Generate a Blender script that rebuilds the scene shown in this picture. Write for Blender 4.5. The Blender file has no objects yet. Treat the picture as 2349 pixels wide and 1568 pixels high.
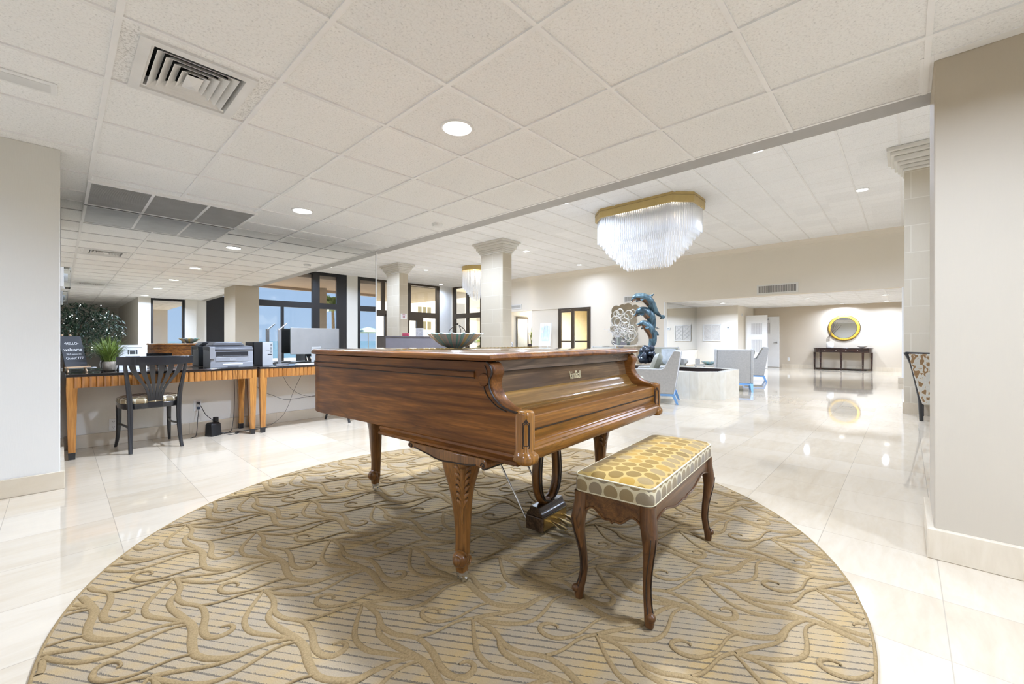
import bpy, bmesh, math, random
from mathutils import Vector, Matrix
random.seed(7)
PI = math.pi
S = bpy.context.scene
COL = S.collection

# ------------------------------------------------------------------ camera
FPX, YAW, EYE = 968.0, 43.05, 1.06
cam_d = bpy.data.cameras.new('camera')
cam_d.sensor_fit = 'HORIZONTAL'; cam_d.sensor_width = 36.0
cam_d.lens = 36.0 * FPX / 2349.0
cam_d.shift_y = -3.0 / 2349.0
cam_d.clip_start = 0.02; cam_d.clip_end = 5000
cam = bpy.data.objects.new('camera', cam_d); COL.objects.link(cam)
cam.location = (0, 0, EYE); cam.rotation_euler = (PI/2, 0, math.radians(YAW - 90))
S.camera = cam

# ------------------------------------------------------------------ view, world, sun
S.view_settings.view_transform = 'Standard'; S.view_settings.look = 'None'
S.view_settings.gamma = 1.0; S.view_settings.use_curve_mapping = False
S.view_settings.exposure = 0.0
LAMP = 2.5          # one dial for every lamp, the added ones too
S.cycles.max_bounces = 10; S.cycles.diffuse_bounces = 5; S.cycles.glossy_bounces = 5
S.cycles.transparent_max_bounces = 12; S.cycles.transmission_bounces = 6
S.cycles.sample_clamp_indirect = 6.0
S.cycles.caustics_reflective = False; S.cycles.caustics_refractive = False

world = bpy.data.worlds.new('world'); S.world = world; world.use_nodes = True
wn = world.node_tree.nodes; wl = world.node_tree.links; wn.clear()
w_out = wn.new('ShaderNodeOutputWorld'); w_bg = wn.new('ShaderNodeBackground')
w_tc = wn.new('ShaderNodeTexCoord'); w_sep = wn.new('ShaderNodeSeparateXYZ')
w_rmp = wn.new('ShaderNodeValToRGB'); w_noi = wn.new('ShaderNodeTexNoise')
w_map = wn.new('ShaderNodeMapping'); w_cl = wn.new('ShaderNodeValToRGB'); w_mix = wn.new('ShaderNodeMix')
w_mix.data_type = 'RGBA'
w_map.inputs['Scale'].default_value = (3, 3, 9); w_noi.inputs['Scale'].default_value = 1.6; w_noi.inputs['Detail'].default_value = 6
e = w_rmp.color_ramp.elements
e[0].position = 0.0; e[0].color = (0.48, 0.67, 0.94, 1)
e[1].position = 0.55; e[1].color = (0.21, 0.42, 0.85, 1)
e = w_cl.color_ramp.elements
e[0].position = 0.55; e[0].color = (0, 0, 0, 1); e[1].position = 0.78; e[1].color = (.8, .8, .8, 1)
wl.new(w_tc.outputs['Generated'], w_sep.inputs[0]); wl.new(w_sep.outputs['Z'], w_rmp.inputs[0])
wl.new(w_tc.outputs['Generated'], w_map.inputs[0]); wl.new(w_map.outputs[0], w_noi.inputs['Vector'])
wl.new(w_noi.outputs[0], w_cl.inputs[0]); wl.new(w_cl.outputs[0], w_mix.inputs[0])
wl.new(w_rmp.outputs[0], w_mix.inputs[6]); w_mix.inputs[7].default_value = (0.85, 0.86, 0.93, 1)
wl.new(w_mix.outputs[2], w_bg.inputs[0]); wl.new(w_bg.outputs[0], w_out.inputs[0])
w_bg.inputs[1].default_value = 1.0

sun_d = bpy.data.lights.new('sun', 'SUN'); sun_d.energy = 13.0; sun_d.angle = 0.01; sun_d.color = (1, .93, .8)
sun = bpy.data.objects.new('sun', sun_d); COL.objects.link(sun)
sun.rotation_euler = Vector((0.30, 0.60, -1.0)).to_track_quat('-Z', 'Y').to_euler()

# ------------------------------------------------------------------ mesh helpers
class MB:
    def __init__(s): s.v = []; s.f = []; s.mi = []; s.cur = 0; s.xf = None
    def add(s, vs, fs):
        b = len(s.v)
        if s.xf is not None: vs = [s.xf @ Vector(q) for q in vs]
        s.v += [tuple(q) for q in vs]
        for f in fs: s.f.append([b+i for i in f]); s.mi.append(s.cur)
        return s
    nbox = 0
    def box(s, x0, x1, y0, y1, z0, z1):
        # a hair of difference between neighbours so that no two faces of a mesh coincide
        e_ = (s.nbox % 9)*5e-5; s.nbox += 1
        if min(abs(x1-x0), abs(y1-y0), abs(z1-z0)) > .0015: x0 += e_; x1 -= e_; y0 += e_; y1 -= e_; z0 += e_; z1 -= e_
        return s.add([(x0,y0,z0),(x1,y0,z0),(x1,y1,z0),(x0,y1,z0),(x0,y0,z1),(x1,y0,z1),(x1,y1,z1),(x0,y1,z1)],
              [(3,2,1,0),(4,5,6,7),(0,1,5,4),(1,2,6,5),(2,3,7,6),(3,0,4,7)])
    def cbox(s, c, d, rot=None):
        m = Matrix.Translation(c)
        if rot: m = m @ Matrix.Rotation(rot[2],4,'Z') @ Matrix.Rotation(rot[1],4,'Y') @ Matrix.Rotation(rot[0],4,'X')
        hx,hy,hz = d[0]/2,d[1]/2,d[2]/2
        vs = [(-hx,-hy,-hz),(hx,-hy,-hz),(hx,hy,-hz),(-hx,hy,-hz),(-hx,-hy,hz),(hx,-hy,hz),(hx,hy,hz),(-hx,hy,hz)]
        return s.add([m @ Vector(q) for q in vs], [(3,2,1,0),(4,5,6,7),(0,1,5,4),(1,2,6,5),(2,3,7,6),(3,0,4,7)])
    def prism(s, pts, plane, a, b):
        n = len(pts)
        mk = {'xy': lambda p,t:(p[0],p[1],t), 'yz': lambda p,t:(t,p[0],p[1]), 'xz': lambda p,t:(p[0],t,p[1])}[plane]
        vs = [mk(p,a) for p in pts] + [mk(p,b) for p in pts]
        fs = [list(range(n))[::-1], list(range(n,2*n))] + [(i,(i+1)%n,n+(i+1)%n,n+i) for i in range(n)]
        return s.add(vs, fs)
    def loft(s, rings, cap=True, close=True):
        n = len(rings[0]); vs = [q for r in rings for q in r]; fs = []
        for k in range(len(rings)-1):
            for i in range(n if close else n-1):
                j = (i+1) % n
                fs.append((k*n+i, k*n+j, (k+1)*n+j, (k+1)*n+i))
        if cap and close: fs += [list(range(n))[::-1], [(len(rings)-1)*n+i for i in range(n)]]
        return s.add(vs, fs)
    def tube(s, path, r, n=8, flat=1.0, up=None, cap=True):
        path = [Vector(p) for p in path]; m = len(path); rings = []
        rr = r if isinstance(r,(list,tuple)) else [r]*m
        t0 = (path[1]-path[0]).normalized()
        ref = Vector(up) if up else (Vector((0,0,1)) if abs(t0.z) < .9 else Vector((1,0,0)))
        u = (ref - t0*ref.dot(t0)).normalized()
        for k in range(m):
            t = (path[min(k+1,m-1)] - path[max(k-1,0)]).normalized()
            u = (u - t*u.dot(t))
            u = u.normalized() if u.length > 1e-6 else t.orthogonal().normalized()
            w = t.cross(u)
            rings.append([path[k] + (u*math.cos(2*PI*i/n)*flat + w*math.sin(2*PI*i/n))*rr[k] for i in range(n)])
        return s.loft(rings, cap)
    def lathe(s, prof, n=24, c=(0,0,0), cap=True):
        rings = [[(c[0]+r*math.cos(2*PI*i/n), c[1]+r*math.sin(2*PI*i/n), c[2]+z) for i in range(n)] for r,z in prof]
        return s.loft(rings, cap)
    def cyl(s, c, r, h, n=16, axis='z'):
        rings = []
        for t in (-h/2, h/2):
            ring = []
            for i in range(n):
                a = 2*PI*i/n; p,q = r*math.cos(a), r*math.sin(a)
                ring.append({'z':(c[0]+p,c[1]+q,c[2]+t),'y':(c[0]+p,c[1]+t,c[2]+q),'x':(c[0]+t,c[1]+p,c[2]+q)}[axis])
            rings.append(ring)
        return s.loft(rings)
    def ball(s, c, r, n=10, m=6):
        rx,ry,rz = r if isinstance(r,(list,tuple)) else (r,r,r)
        rings = []
        for k in range(m+1):
            a = -PI/2 + PI*k/m; cr = max(math.cos(a), .02)
            rings.append([(c[0]+rx*cr*math.cos(2*PI*i/n), c[1]+ry*cr*math.sin(2*PI*i/n), c[2]+rz*math.sin(a)) for i in range(n)])
        return s.loft(rings)
    def torus(s, c, R, r, n=24, m=8, axis='z', sq=(1,1)):
        rings = []
        for i in range(n):
            a = 2*PI*i/n; ring = []
            for j in range(m):
                b = 2*PI*j/m; q = R + r*math.cos(b); z = r*math.sin(b)
                p = (q*math.cos(a)*sq[0], q*math.sin(a)*sq[1], z)
                p = {'z':p, 'x':(p[2],p[0],p[1]), 'y':(p[0],p[2],p[1])}[axis]
                ring.append((c[0]+p[0],c[1]+p[1],c[2]+p[2]))
            rings.append(ring)
        return s.loft(rings + [rings[0]], cap=False)
    def build(s, name, mat, parent=None, smooth=35, bevel=0, seg=2, uv=None, recalc=True, subsurf=0, bevel_if=None):
        me = bpy.data.meshes.new(name); me.from_pydata(s.v, [], s.f)
        mats = mat if isinstance(mat,(list,tuple)) else [mat]
        for m_ in mats: me.materials.append(m_)
        if len(mats) > 1:
            for p,i in zip(me.polygons, s.mi): p.material_index = i
        if recalc:
            bm = bmesh.new(); bm.from_mesh(me)
            bmesh.ops.recalc_face_normals(bm, faces=bm.faces); bm.to_mesh(me); bm.free()
        if uv:
            lay = me.uv_layers.new(name='UVMap')
            for p in me.polygons:
                nx,ny,nz = [abs(q) for q in p.normal]
                for li in p.loop_indices:
                    co = me.vertices[me.loops[li].vertex_index].co
                    if nz >= nx and nz >= ny: q = (co.x, co.y)
                    elif ny >= nx: q = (co.x, co.z)
                    else: q = (co.y, co.z)
                    lay.data[li].uv = q
        if smooth:
            for p in me.polygons: p.use_smooth = True
            me.set_sharp_from_angle(angle=math.radians(smooth))
        me.update()
        o = bpy.data.objects.new(name, me); COL.objects.link(o)
        if parent is not None: o.parent = parent
        if bevel:
            b = o.modifiers.new('bevel','BEVEL'); b.width = bevel; b.segments = seg; b.limit_method = 'ANGLE'; b.angle_limit = math.radians(40)
            b.harden_normals = False
            if bevel_if:
                b.limit_method = 'WEIGHT'
                at = me.attributes.new('bevel_weight_edge', 'FLOAT', 'EDGE')
                for e_ in me.edges:
                    at.data[e_.index].value = 1.0 if all(bevel_if(me.vertices[i].co) for i in e_.vertices) else 0.0
        if subsurf:
            b = o.modifiers.new('subsurf','SUBSURF'); b.levels = subsurf; b.render_levels = subsurf
        return o

def tag(o, label, cat, group=None):
    o['label'] = label; o['category'] = cat
    if group: o['group'] = group
    return o
def thing(name, label, cat, loc=(0,0,0), rz=0, group=None):
    o = bpy.data.objects.new(name, None); COL.objects.link(o); o.empty_display_size = .1
    o.location = loc; o.rotation_euler = (0,0,rz)
    return tag(o, label, cat, group)
def struct(o, stuff=False):
    o['kind'] = 'stuff' if stuff else 'structure'; return o
def dup(root, loc=None, rz=None, label=None):
    r = root.copy(); COL.objects.link(r)
    if loc is not None: r.location = loc
    if rz is not None: r.rotation_euler = (0,0,rz)
    if label: r['label'] = label
    for ch in list(root.children):
        c = ch.copy(); COL.objects.link(c); c.parent = r
        for g in list(ch.children):
            d = g.copy(); COL.objects.link(d); d.parent = c
    return r
def smooth_path(pts, k=6):
    pts = [Vector(p) for p in pts]; out = []
    n = len(pts)
    for i in range(n-1):
        p0,p1,p2,p3 = pts[max(i-1,0)],pts[i],pts[i+1],pts[min(i+2,n-1)]
        for j in range(k):
            t = j/k
            out.append(.5*((2*p1)+(p2-p0)*t+(2*p0-5*p1+4*p2-p3)*t*t+(3*p1-p0-3*p2+p3)*t**3))
    out.append(pts[-1]); return out
def interp(vals, k=6):
    return [v.x for v in smooth_path([(q,0,0) for q in vals], k)]
def text(name, body, size, mat, parent, loc, rot, depth=.001, sx=1.0):
    cu = bpy.data.curves.new(name,'FONT'); cu.body = body; cu.size = size; cu.extrude = depth; cu.align_x = 'CENTER'; cu.align_y = 'CENTER'
    tmp = bpy.data.objects.new(name+'_curve', cu); COL.objects.link(tmp)
    me = bpy.data.meshes.new_from_object(tmp.evaluated_get(bpy.context.evaluated_depsgraph_get()))
    bpy.data.objects.remove(tmp); bpy.data.curves.remove(cu)
    me.name = name; me.materials.clear(); me.materials.append(mat)
    o = bpy.data.objects.new(name, me); COL.objects.link(o); o.parent = parent
    o.location = loc; o.rotation_euler = rot; o.scale = (sx,1,1)
    return o

# ------------------------------------------------------------------ materials
class Mt:
    def __init__(s, name):
        s.m = bpy.data.materials.new(name); s.m.use_nodes = True
        s.n = s.m.node_tree.nodes; s.l = s.m.node_tree.links
        s.p = s.n['Principled BSDF']; s.out = s.n['Material Output']
    def nd(s, t, **kw):
        x = s.n.new('ShaderNode'+t)
        for k,v in kw.items():
            if k.startswith('_'): setattr(x, k[1:], v)
            else: s.set(x.inputs[k.replace('__',' ')], v)
        return x
    def set(s, sock, v):
        if hasattr(v,'is_output') and v.is_output: s.l.new(v, sock)
        elif isinstance(v,(tuple,list)) and len(v)==3 and sock.type=='RGBA': sock.default_value = (*v,1)
        else: sock.default_value = v
        return s
    def P(s, **kw):
        for k,v in kw.items(): s.set(s.p.inputs[k.replace('_',' ')], v)
        return s
    def math(s, op, a, b=None, c=None):
        x = s.n.new('ShaderNodeMath'); x.operation = op
        s.set(x.inputs[0], a)
        if b is not None: s.set(x.inputs[1], b)
        if c is not None: s.set(x.inputs[2], c)
        return x.outputs[0]
    def mix(s, f, a, b, mode='MIX'):
        x = s.n.new('ShaderNodeMix'); x.data_type = 'RGBA'; x.blend_type = mode
        s.set(x.inputs[0], f); s.set(x.inputs[6], a); s.set(x.inputs[7], b)
        return x.outputs[2]
    def ramp(s, f, stops, interp='LINEAR'):
        x = s.n.new('ShaderNodeValToRGB'); cr = x.color_ramp; cr.interpolation = interp
        while len(cr.elements) < len(stops): cr.elements.new(.5)
        for e_,(p,c) in zip(cr.elements, stops):
            e_.position = p; e_.color = (*c,1) if len(c)==3 else c
        s.set(x.inputs[0], f); return x.outputs[0]
    def coord(s, kind='Object', scale=(1,1,1), rot=(0,0,0), loc=(0,0,0)):
        tc = s.n.new('ShaderNodeTexCoord'); mp = s.n.new('ShaderNodeMapping')
        mp.inputs['Scale'].default_value = scale; mp.inputs['Rotation'].default_value = rot; mp.inputs['Location'].default_value = loc
        s.l.new(tc.outputs[kind], mp.inputs[0]); return mp.outputs[0]
    def noise(s, vec, scale, detail=4, rough=.5, dist=0):
        x = s.nd('TexNoise', Scale=scale, Detail=detail, Roughness=rough, Distortion=dist)
        s.l.new(vec, x.inputs['Vector']); return x.outputs[0]
    def bump(s, h, strength=.3, dist=.01):
        x = s.nd('Bump', Strength=strength, Distance=dist); s.l.new(h, x.inputs['Height'])
        s.l.new(x.outputs[0], s.p.inputs['Normal']); return s
def flat(name, col, rough=.5, metal=0, var=.06, vs=6.0, **kw):
    m = Mt(name)
    n = m.noise(m.coord(), vs, 3)
    c2 = tuple(max(0,c*(1-var)) for c in col); c3 = tuple(min(1,c*(1+var)) for c in col)
    m.P(Base_Color=m.ramp(n, [(.3,c2),(.7,c3)]), Roughness=rough, Metallic=metal, **kw)
    return m.m
def emis(name, col, st):
    m = Mt(name); m.P(Base_Color=col, Emission_Color=col, Emission_Strength=st, Roughness=.4); return m.m
def wood(name, cols, along='x', scale=1.0, rough=.3, coat=.4, rings=16, stretch=.10, relief=.06, spec=.3):
    m = Mt(name)
    sc = {'x':(stretch,1,1),'y':(1,stretch,1),'z':(1,1,stretch)}[along]
    v = m.coord('Object', tuple(q*scale for q in sc))
    big = m.noise(v, 3.2, 3, .5, .6)
    band = m.math('FRACT', m.math('MULTIPLY', big, rings))
    tri = m.math('ABSOLUTE', m.math('SUBTRACT', band, .5))
    fine = m.noise(m.coord('Object', tuple(q*scale for q in [1 if q==1 else stretch*.35 for q in sc])), 110, 3, .6)
    blot = m.noise(v, 1.7, 2)
    big2 = m.noise(v, 7.5, 3, .55, .9)
    tri2 = m.math('ABSOLUTE', m.math('SUBTRACT', m.math('FRACT', m.math('MULTIPLY', big2, rings*.8)), .5))
    vein = m.math('MULTIPLY', m.ramp(tri2, [(0,(1,1,1)),(.11,(0,0,0))]), m.ramp(blot, [(.38,(.15,.15,.15)),(.62,(.75,.75,.75))]))
    base = m.ramp(m.math('ADD', m.math('MULTIPLY', tri, .75), m.math('MULTIPLY', blot, .65)),
                  [(.18,cols[0]),(.36,cols[1]),(.62,cols[2])])
    col = m.mix(m.math('MULTIPLY', m.ramp(fine,[(.45,(1,1,1)),(.62,(0,0,0))]), .38), base, tuple(c*.45 for c in cols[0]))
    col = m.mix(vein, col, tuple(c*.40 for c in cols[0]))
    m.P(Base_Color=col, Roughness=rough, Coat_Weight=coat, Coat_Roughness=.12, Specular_IOR_Level=spec)
    if relief: m.bump(fine, relief, .002)
    return m.m
def glassy(name, tint=(1,1,1), refl=.6):
    m = Mt(name); m.n.remove(m.p)
    tr = m.nd('BsdfTransparent', Color=tint); gl = m.nd('BsdfGlossy', Roughness=.02, Color=(1,1,1))
    fr = m.nd('Fresnel', IOR=1.45)
    mx = m.n.new('ShaderNodeMixShader'); m.l.new(m.math('MULTIPLY', fr.outputs[0], refl), mx.inputs[0])
    m.l.new(tr.outputs[0], mx.inputs[1]); m.l.new(gl.outputs[0], mx.inputs[2]); m.l.new(mx.outputs[0], m.out.inputs[0])
    return m.m

M = {}
def wall_mat(name, col):
    m = Mt(name); v = m.coord()
    n = m.noise(m.coord(scale=(90,90,8)), 2, 3); n2 = m.noise(v, .8, 2)
    c = m.mix(n2, tuple(q*.95 for q in col), tuple(min(1,q*1.04) for q in col))
    m.P(Base_Color=m.mix(m.math('MULTIPLY', n, .12), c, tuple(q*.8 for q in col)), Roughness=.65, Specular_IOR_Level=.3)
    m.bump(n, .08, .003); return m.m
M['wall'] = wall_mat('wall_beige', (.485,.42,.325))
M['wall_hall'] = wall_mat('wall_beige_brightened', (.75,.685,.58))  # wall beige made paler in place of light missing on the hall walls
M['wall_under'] = wall_mat('wall_under_desk_brightened', (.80,.77,.70))  # wall paint whitened to offset the shade below the desk
M['wall_light'] = wall_mat('wall_pale', (.71,.685,.63))
M['wall_deep'] = wall_mat('wall_taupe', (.52,.445,.345))
M['fascia'] = flat('fascia_paint', (.36,.345,.325), .5)
M['white'] = flat('white_paint', (.82,.82,.81), .45, var=.02)
M['tee'] = flat('ceiling_tee_white', (.84,.83,.82), .4, var=.02)
def tile_mat(name, col):
    m = Mt(name); v = m.coord()
    n = m.noise(v, 95, 5, .66, .3); n2 = m.noise(v, 210, 2, .5)
    speck = m.ramp(n, [(.30,tuple(q*.74 for q in col)),(.38,tuple(q*.9 for q in col)),(.47,col),(.8,tuple(min(1,q*1.06) for q in col))])
    cell = m.nd('TexWhiteNoise'); 
    sn = m.nd('VectorMath', _operation='FLOOR'); m.l.new(m.coord(scale=(1/.6232,1/.6232,.01), loc=(-.168/.6232,-1.795/.6232,0)), sn.inputs[0])
    m.l.new(sn.outputs[0], cell.inputs['Vector'])
    tone = m.math('ADD', m.math('MULTIPLY', cell.outputs[0], .06), .96)
    sc = m.nd('VectorMath', _operation='SCALE'); m.l.new(speck, sc.inputs[0]); m.l.new(tone, sc.inputs['Scale'])
    m.P(Base_Color=sc.outputs[0], Roughness=.9, Specular_IOR_Level=.1)
    m.bump(m.math('ADD', n, m.math('MULTIPLY', n2, .4)), .55, .012); return m.m
M['tile'] = tile_mat('ceiling_tile', (.95,.945,.935))
M['tile_hi'] = tile_mat('ceiling_tile_hall', (.94,.94,.945))
def marble(name, tile, ox, oy, col, seam, rough=.09, vary=.16):
    m = Mt(name)
    v = m.coord(scale=(1/tile,1/tile,.001), loc=(-ox/tile,-oy/tile,0))
    fl = m.nd('VectorMath', _operation='FLOOR'); m.l.new(v, fl.inputs[0])
    wn_ = m.nd('TexWhiteNoise'); m.l.new(fl.outputs[0], wn_.inputs['Vector'])
    fr = m.nd('VectorMath', _operation='FRACTION'); m.l.new(v, fr.inputs[0])
    sp = m.nd('SeparateXYZ'); m.l.new(fr.outputs[0], sp.inputs[0])
    def edge(o_): return m.math('MINIMUM', o_, m.math('SUBTRACT', 1.0, o_))
    ed = m.math('MINIMUM', edge(sp.outputs[0]), edge(sp.outputs[1]))
    line = m.math('LESS_THAN', ed, seam)
    vein = m.noise(m.coord(scale=(.55,2.2,1)), 3.0, 7, .6, 1.2)
    vein2 = m.noise(m.coord(scale=(1.4,6,1), loc=(3,1,0)), 5.0, 5, .6, .6)
    k = m.math('ADD', m.math('MULTIPLY', wn_.outputs[0], vary), m.math('ADD', m.math('MULTIPLY', vein, .55), m.math('MULTIPLY', vein2, .25)))
    c = m.ramp(k, [(.22,tuple(q*p for q,p in zip(col,(.80,.76,.70)))),(.45,tuple(q*p for q,p in zip(col,(.93,.91,.87)))),(.62,col),(.85,tuple(min(1,q*1.07) for q in col))])
    m.P(Base_Color=m.mix(line, c, tuple(q*.66 for q in col)), Roughness=rough, Specular_IOR_Level=.85)
    return m.m
M['floor'] = marble('floor_marble', .4485, .218, -.11, (.525,.442,.330), .0035, .04, .30)
M['base'] = marble('baseboard_marble', .9, .1, .3, (.64,.56,.44), .002, .2)
M['stone'] = marble('planter_marble', .43, .1, .2, (.80,.77,.68), .004, .08)
def column_mat():
    m = Mt('column_stone'); v = m.coord('Object')
    br = m.n.new('ShaderNodeTexBrick'); mp = m.n.new('ShaderNodeMapping'); tc = m.n.new('ShaderNodeTexCoord')
    # the block courses run around the shaft: fold x and y into one running coordinate
    sp = m.nd('SeparateXYZ'); m.l.new(tc.outputs['Object'], sp.inputs[0])
    cb = m.nd('CombineXYZ'); m.l.new(m.math('ADD', sp.outputs[0], sp.outputs[1]), cb.inputs[0]); m.l.new(sp.outputs[2], cb.inputs[1])
    m.l.new(cb.outputs[0], br.inputs['Vector'])
    for k_,v_ in (('Scale',1.0),('Brick Width',.62),('Row Height',.39),('Mortar Size',.006),('Mortar Smooth',.1),('Bias',0.0)): br.inputs[k_].default_value = v_
    br.inputs['Color1'].default_value = (.50,.44,.335,1); br.inputs['Color2'].default_value = (.55,.49,.38,1); br.inputs['Mortar'].default_value = (.62,.57,.47,1)
    n = m.noise(m.coord(scale=(30,30,3)), 2, 3)
    m.P(Base_Color=m.mix(m.math('MULTIPLY', n, .25), br.outputs[0], (.62,.57,.49)), Roughness=.6); return m.m
M['column'] = column_mat()
M['mirror'] = Mt('silvered_mirror').P(Base_Color=(.90,.91,.90), Metallic=1.0, Roughness=.0).m
M['glass'] = glassy('window_glass')
M['crystal'] = glassy('crystal', (.97,.985,.98), 1.6)
M['frame'] = flat('dark_bronze_frame', (.012,.011,.012), .4)
M['bronze'] = flat('bronze_frame', (.055,.038,.022), .4)
M['black'] = flat('black_plastic', (.012,.012,.013), .4)
M['blackwood'] = flat('black_lacquered_wood', (.012,.012,.014), .28, Coat_Weight=.4)
M['lens'] = emis('lamp_lens', (1,.98,.94), 9.0)
M['chrome'] = flat('polished_metal', (.75,.75,.74), .18, 1.0)
M['brass'] = flat('brass', (.62,.46,.20), .28, 1.0)
M['steel'] = flat('brushed_steel', (.52,.52,.53), .32, 1.0)
def black_cord(): return M['black']
# ================================================================== the setting
ZL, ZH, ZB = 2.43, 3.87, 2.38
TS, TX, TY = .6232, .168, 1.795
YM = 5.95                       # the mirror wall
XB = 3.27                       # edge of the low ceiling
XF = 14.2                       # far wall of the hall
YW = -5.75                      # sea-side window wall
YN = 17.75                      # entrance window wall
b = MB(); b.box(-3.2, 21, -12.2, 18.2, -.12, 0); struct(b.build('floor', M['floor'], smooth=0))

# low ceiling: lay-in tiles and white tees
b = MB(); b.box(-3.2, .30, -12.2, YM+.02, ZL, ZL+.05); b.box(.672, XB, -12.2, YM+.02, ZL, ZL+.05)
for y0, y1 in ((-12.2,-2.66),(-2.24,2.555),(2.975,YM+.02)): b.box(.30, .672, y0, y1, ZL, ZL+.05)   # openings for the diffusers
low = struct(b.build('ceiling_low', M['tile'], smooth=0))
g = MB()
for k in range(-5, 6):
    x = TX + TS*k
    if x < XB-.02: g.box(x-.0125, x+.0125, -12.2, YM, ZL-.009, ZL+.01)
for k in range(-23, 8):
    y = TY + TS*k
    if y < YM: g.box(-3.2, XB, y-.0115, y+.0115, ZL-.0085, ZL+.01)
g.box(XB-.02, XB+.0, -12.2, YM, ZL-.005, ZL+.01); g.box(-.0, XB, YM-.018, YM, ZL-.005, ZL+.01)
g.box(2.86, 2.92, -12.2, -.1, ZL-.004, ZL+.01); g.box(2.86, XB, -.1, -.05, ZL-.004, ZL+.01)
struct(g.build('trim_1', M['tee'], smooth=0))
# fascia between the two ceilings
b = MB(); b.box(XB, XB+.17, YW, YM+.15, ZL-.004, ZH); struct(b.build('trim_2', M['fascia'], smooth=0))
# hall ceiling
b = MB(); b.box(XB, XF+.1, YW-.2, 18.2, ZH, ZH+.05); struct(b.build('ceiling_high', M['tile_hi'], smooth=0))
g = MB()
for k in range(-9, 30):
    y = .07 + TS*k
    if YW < y < 18: g.box(XB+.17, XF, y-.0125, y+.0125, ZH-.010, ZH+.01)
for k in range(0, 18):
    x = XB + .35 + TS*k
    g.box(x-.006, x+.006, YW, 18, ZH-.0015, ZH+.01)
struct(g.build('trim_3', M['tee'], smooth=0))

# left block, mirror wall and the wall below the mirror
b = MB(); b.box(-3.2, 0, 4.44, YM+.15, 0, ZL); struct(b.build('wall_left', M['wall_light'], smooth=0, bevel=.004))
b = MB(); b.box(0, XB+.03, YM+.004, YM+.15, 0, ZL); b.box(0, XB+.03, YM+.02, YM+.15, ZL, ZH); struct(b.build('wall_back', M['wall_under'], smooth=0))
b = MB(); b.box(.003, XB+.03, YM-.006, YM+.003, .765, ZL-.006); struct(b.build('wall_mirror', M['mirror'], smooth=0))
b = MB(); b.box(XB+.03, XB+.045, YM-.012, YM+.15, 0, ZL-.004); struct(b.build('trim_4', M['white'], smooth=0))
b = MB(); b.box(-3.2,-3.1,-12.2,4.44,0,ZL); b.box(-3.2,XB,-12.3,-12.2,0,ZL); struct(b.build('wall_rear', M['wall_light'], smooth=0))
# short pier at the right
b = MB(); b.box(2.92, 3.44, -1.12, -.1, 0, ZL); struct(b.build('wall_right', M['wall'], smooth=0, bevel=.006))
# baseboards
g = MB(); g.box(-3.2, .022, 4.418, 4.44, 0, .125); g.box(0, .022, 4.44, YM, 0, .125); struct(g.build('baseboard_left', M['base'], smooth=0, bevel=.003))
g = MB(); g.box(.022, XB+.05, YM-.018, YM+.004, 0, .13); struct(g.build('baseboard_back', M['base'], smooth=0, bevel=.003))
g = MB(); g.box(2.895, 3.465, -1.145, -.075, 0, .145); struct(g.build('baseboard_right', M['base'], smooth=0, bevel=.004))

# hall side walls
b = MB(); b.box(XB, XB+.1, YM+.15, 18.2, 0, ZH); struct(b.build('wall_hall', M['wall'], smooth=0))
# far wall with the opening to the rear lounge, the glass doors and the alcove
b = MB()
yo0, yo1 = .05, 6.10
b.box(XF, XF+.2, yo0, yo1, ZB, ZH); b.box(XF, XF+.2, -1.2, yo0, 0, ZH)
b.box(XF, XF+.2, yo1, 9.04, 0, ZH); b.box(XF, XF+.2, 9.04, 13.36, ZB+.01, ZH)
b.box(XF+.03, XF+.2, 10.61, 12.09, 0, ZB+.01); b.box(XF, XF+.2, 13.36, 13.95, 0, ZH)
b.box(XF, XF+.3, 17.6, 18.1, 0, ZH)
b.box(XF, XF+.2, YW, -1.2, 2.6, ZH)
struct(b.build('wall_far', M['wall_hall'], smooth=0))
b = MB(); b.prism([(XF-.11,ZH),(XF-.09,ZH-.03),(XF-.055,ZH-.06),(XF-.03,ZH-.12),(XF-.012,ZH-.135),(XF-.005,ZH-.19),(XF+.01,ZH-.19),(XF+.01,ZH)], 'xz', yo0-1.25, 13.95)
struct(b.build('trim_5', M['wall_hall'], smooth=0))
b = MB(); b.box(XF-.012, XF+.21, yo0-.002, yo0+.10, 0, .14); b.box(XF-.012, XF, yo1, 9.04, 0, .14); struct(b.build('baseboard_far', M['base'], smooth=0))
b = MB(); b.box(XF-.006, XF+.206, yo1-.03, yo1+.002, 0, ZB); b.box(XF-.006, XF+.206, yo0-.002, yo0+.03, .14, ZB); struct(b.build('trim_6', M['white'], smooth=0))
# rear lounge
XR = 19.5
b = MB(); b.box(XF+.2, XR+.1, -1.2, 6.3, ZB+.005, ZB+.06); struct(b.build('ceiling_rear', M['tile_hi'], smooth=0))
g = MB()
for k in range(-1, 10): g.box(XF+.2, XR, .42+TS*k-.012, .42+TS*k+.012, ZB-.002, ZB+.02)
for k in range(0, 9): g.box(XF+.5+TS*k-.008, XF+.5+TS*k+.008, -1.2, 6.2, ZB-.001, ZB+.02)
struct(g.build('trim_7', M['tee'], smooth=0))
b = MB(); b.box(XR, XR+.1, -1.2, 4.75, 0, ZB+.01); struct(b.build('wall_rear_lounge', M['wall_deep'], smooth=0))
b = MB(); b.box(17.3, XR+.1, 4.6, 6.2, 0, ZB+.01); struct(b.build('wall_lounge_left', M['wall_hall'], smooth=0))
b = MB(); b.box(XF+.2, 17.3, 6.1, 6.2, 0, ZB+.01); struct(b.build('wall_lounge_side', M['wall_hall'], smooth=0))
b = MB(); b.box(XF+.22, 17.29, 6.085, 6.099, .72, ZB); struct(b.build('wall_lounge_mirror', M['mirror'], smooth=0))
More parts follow.
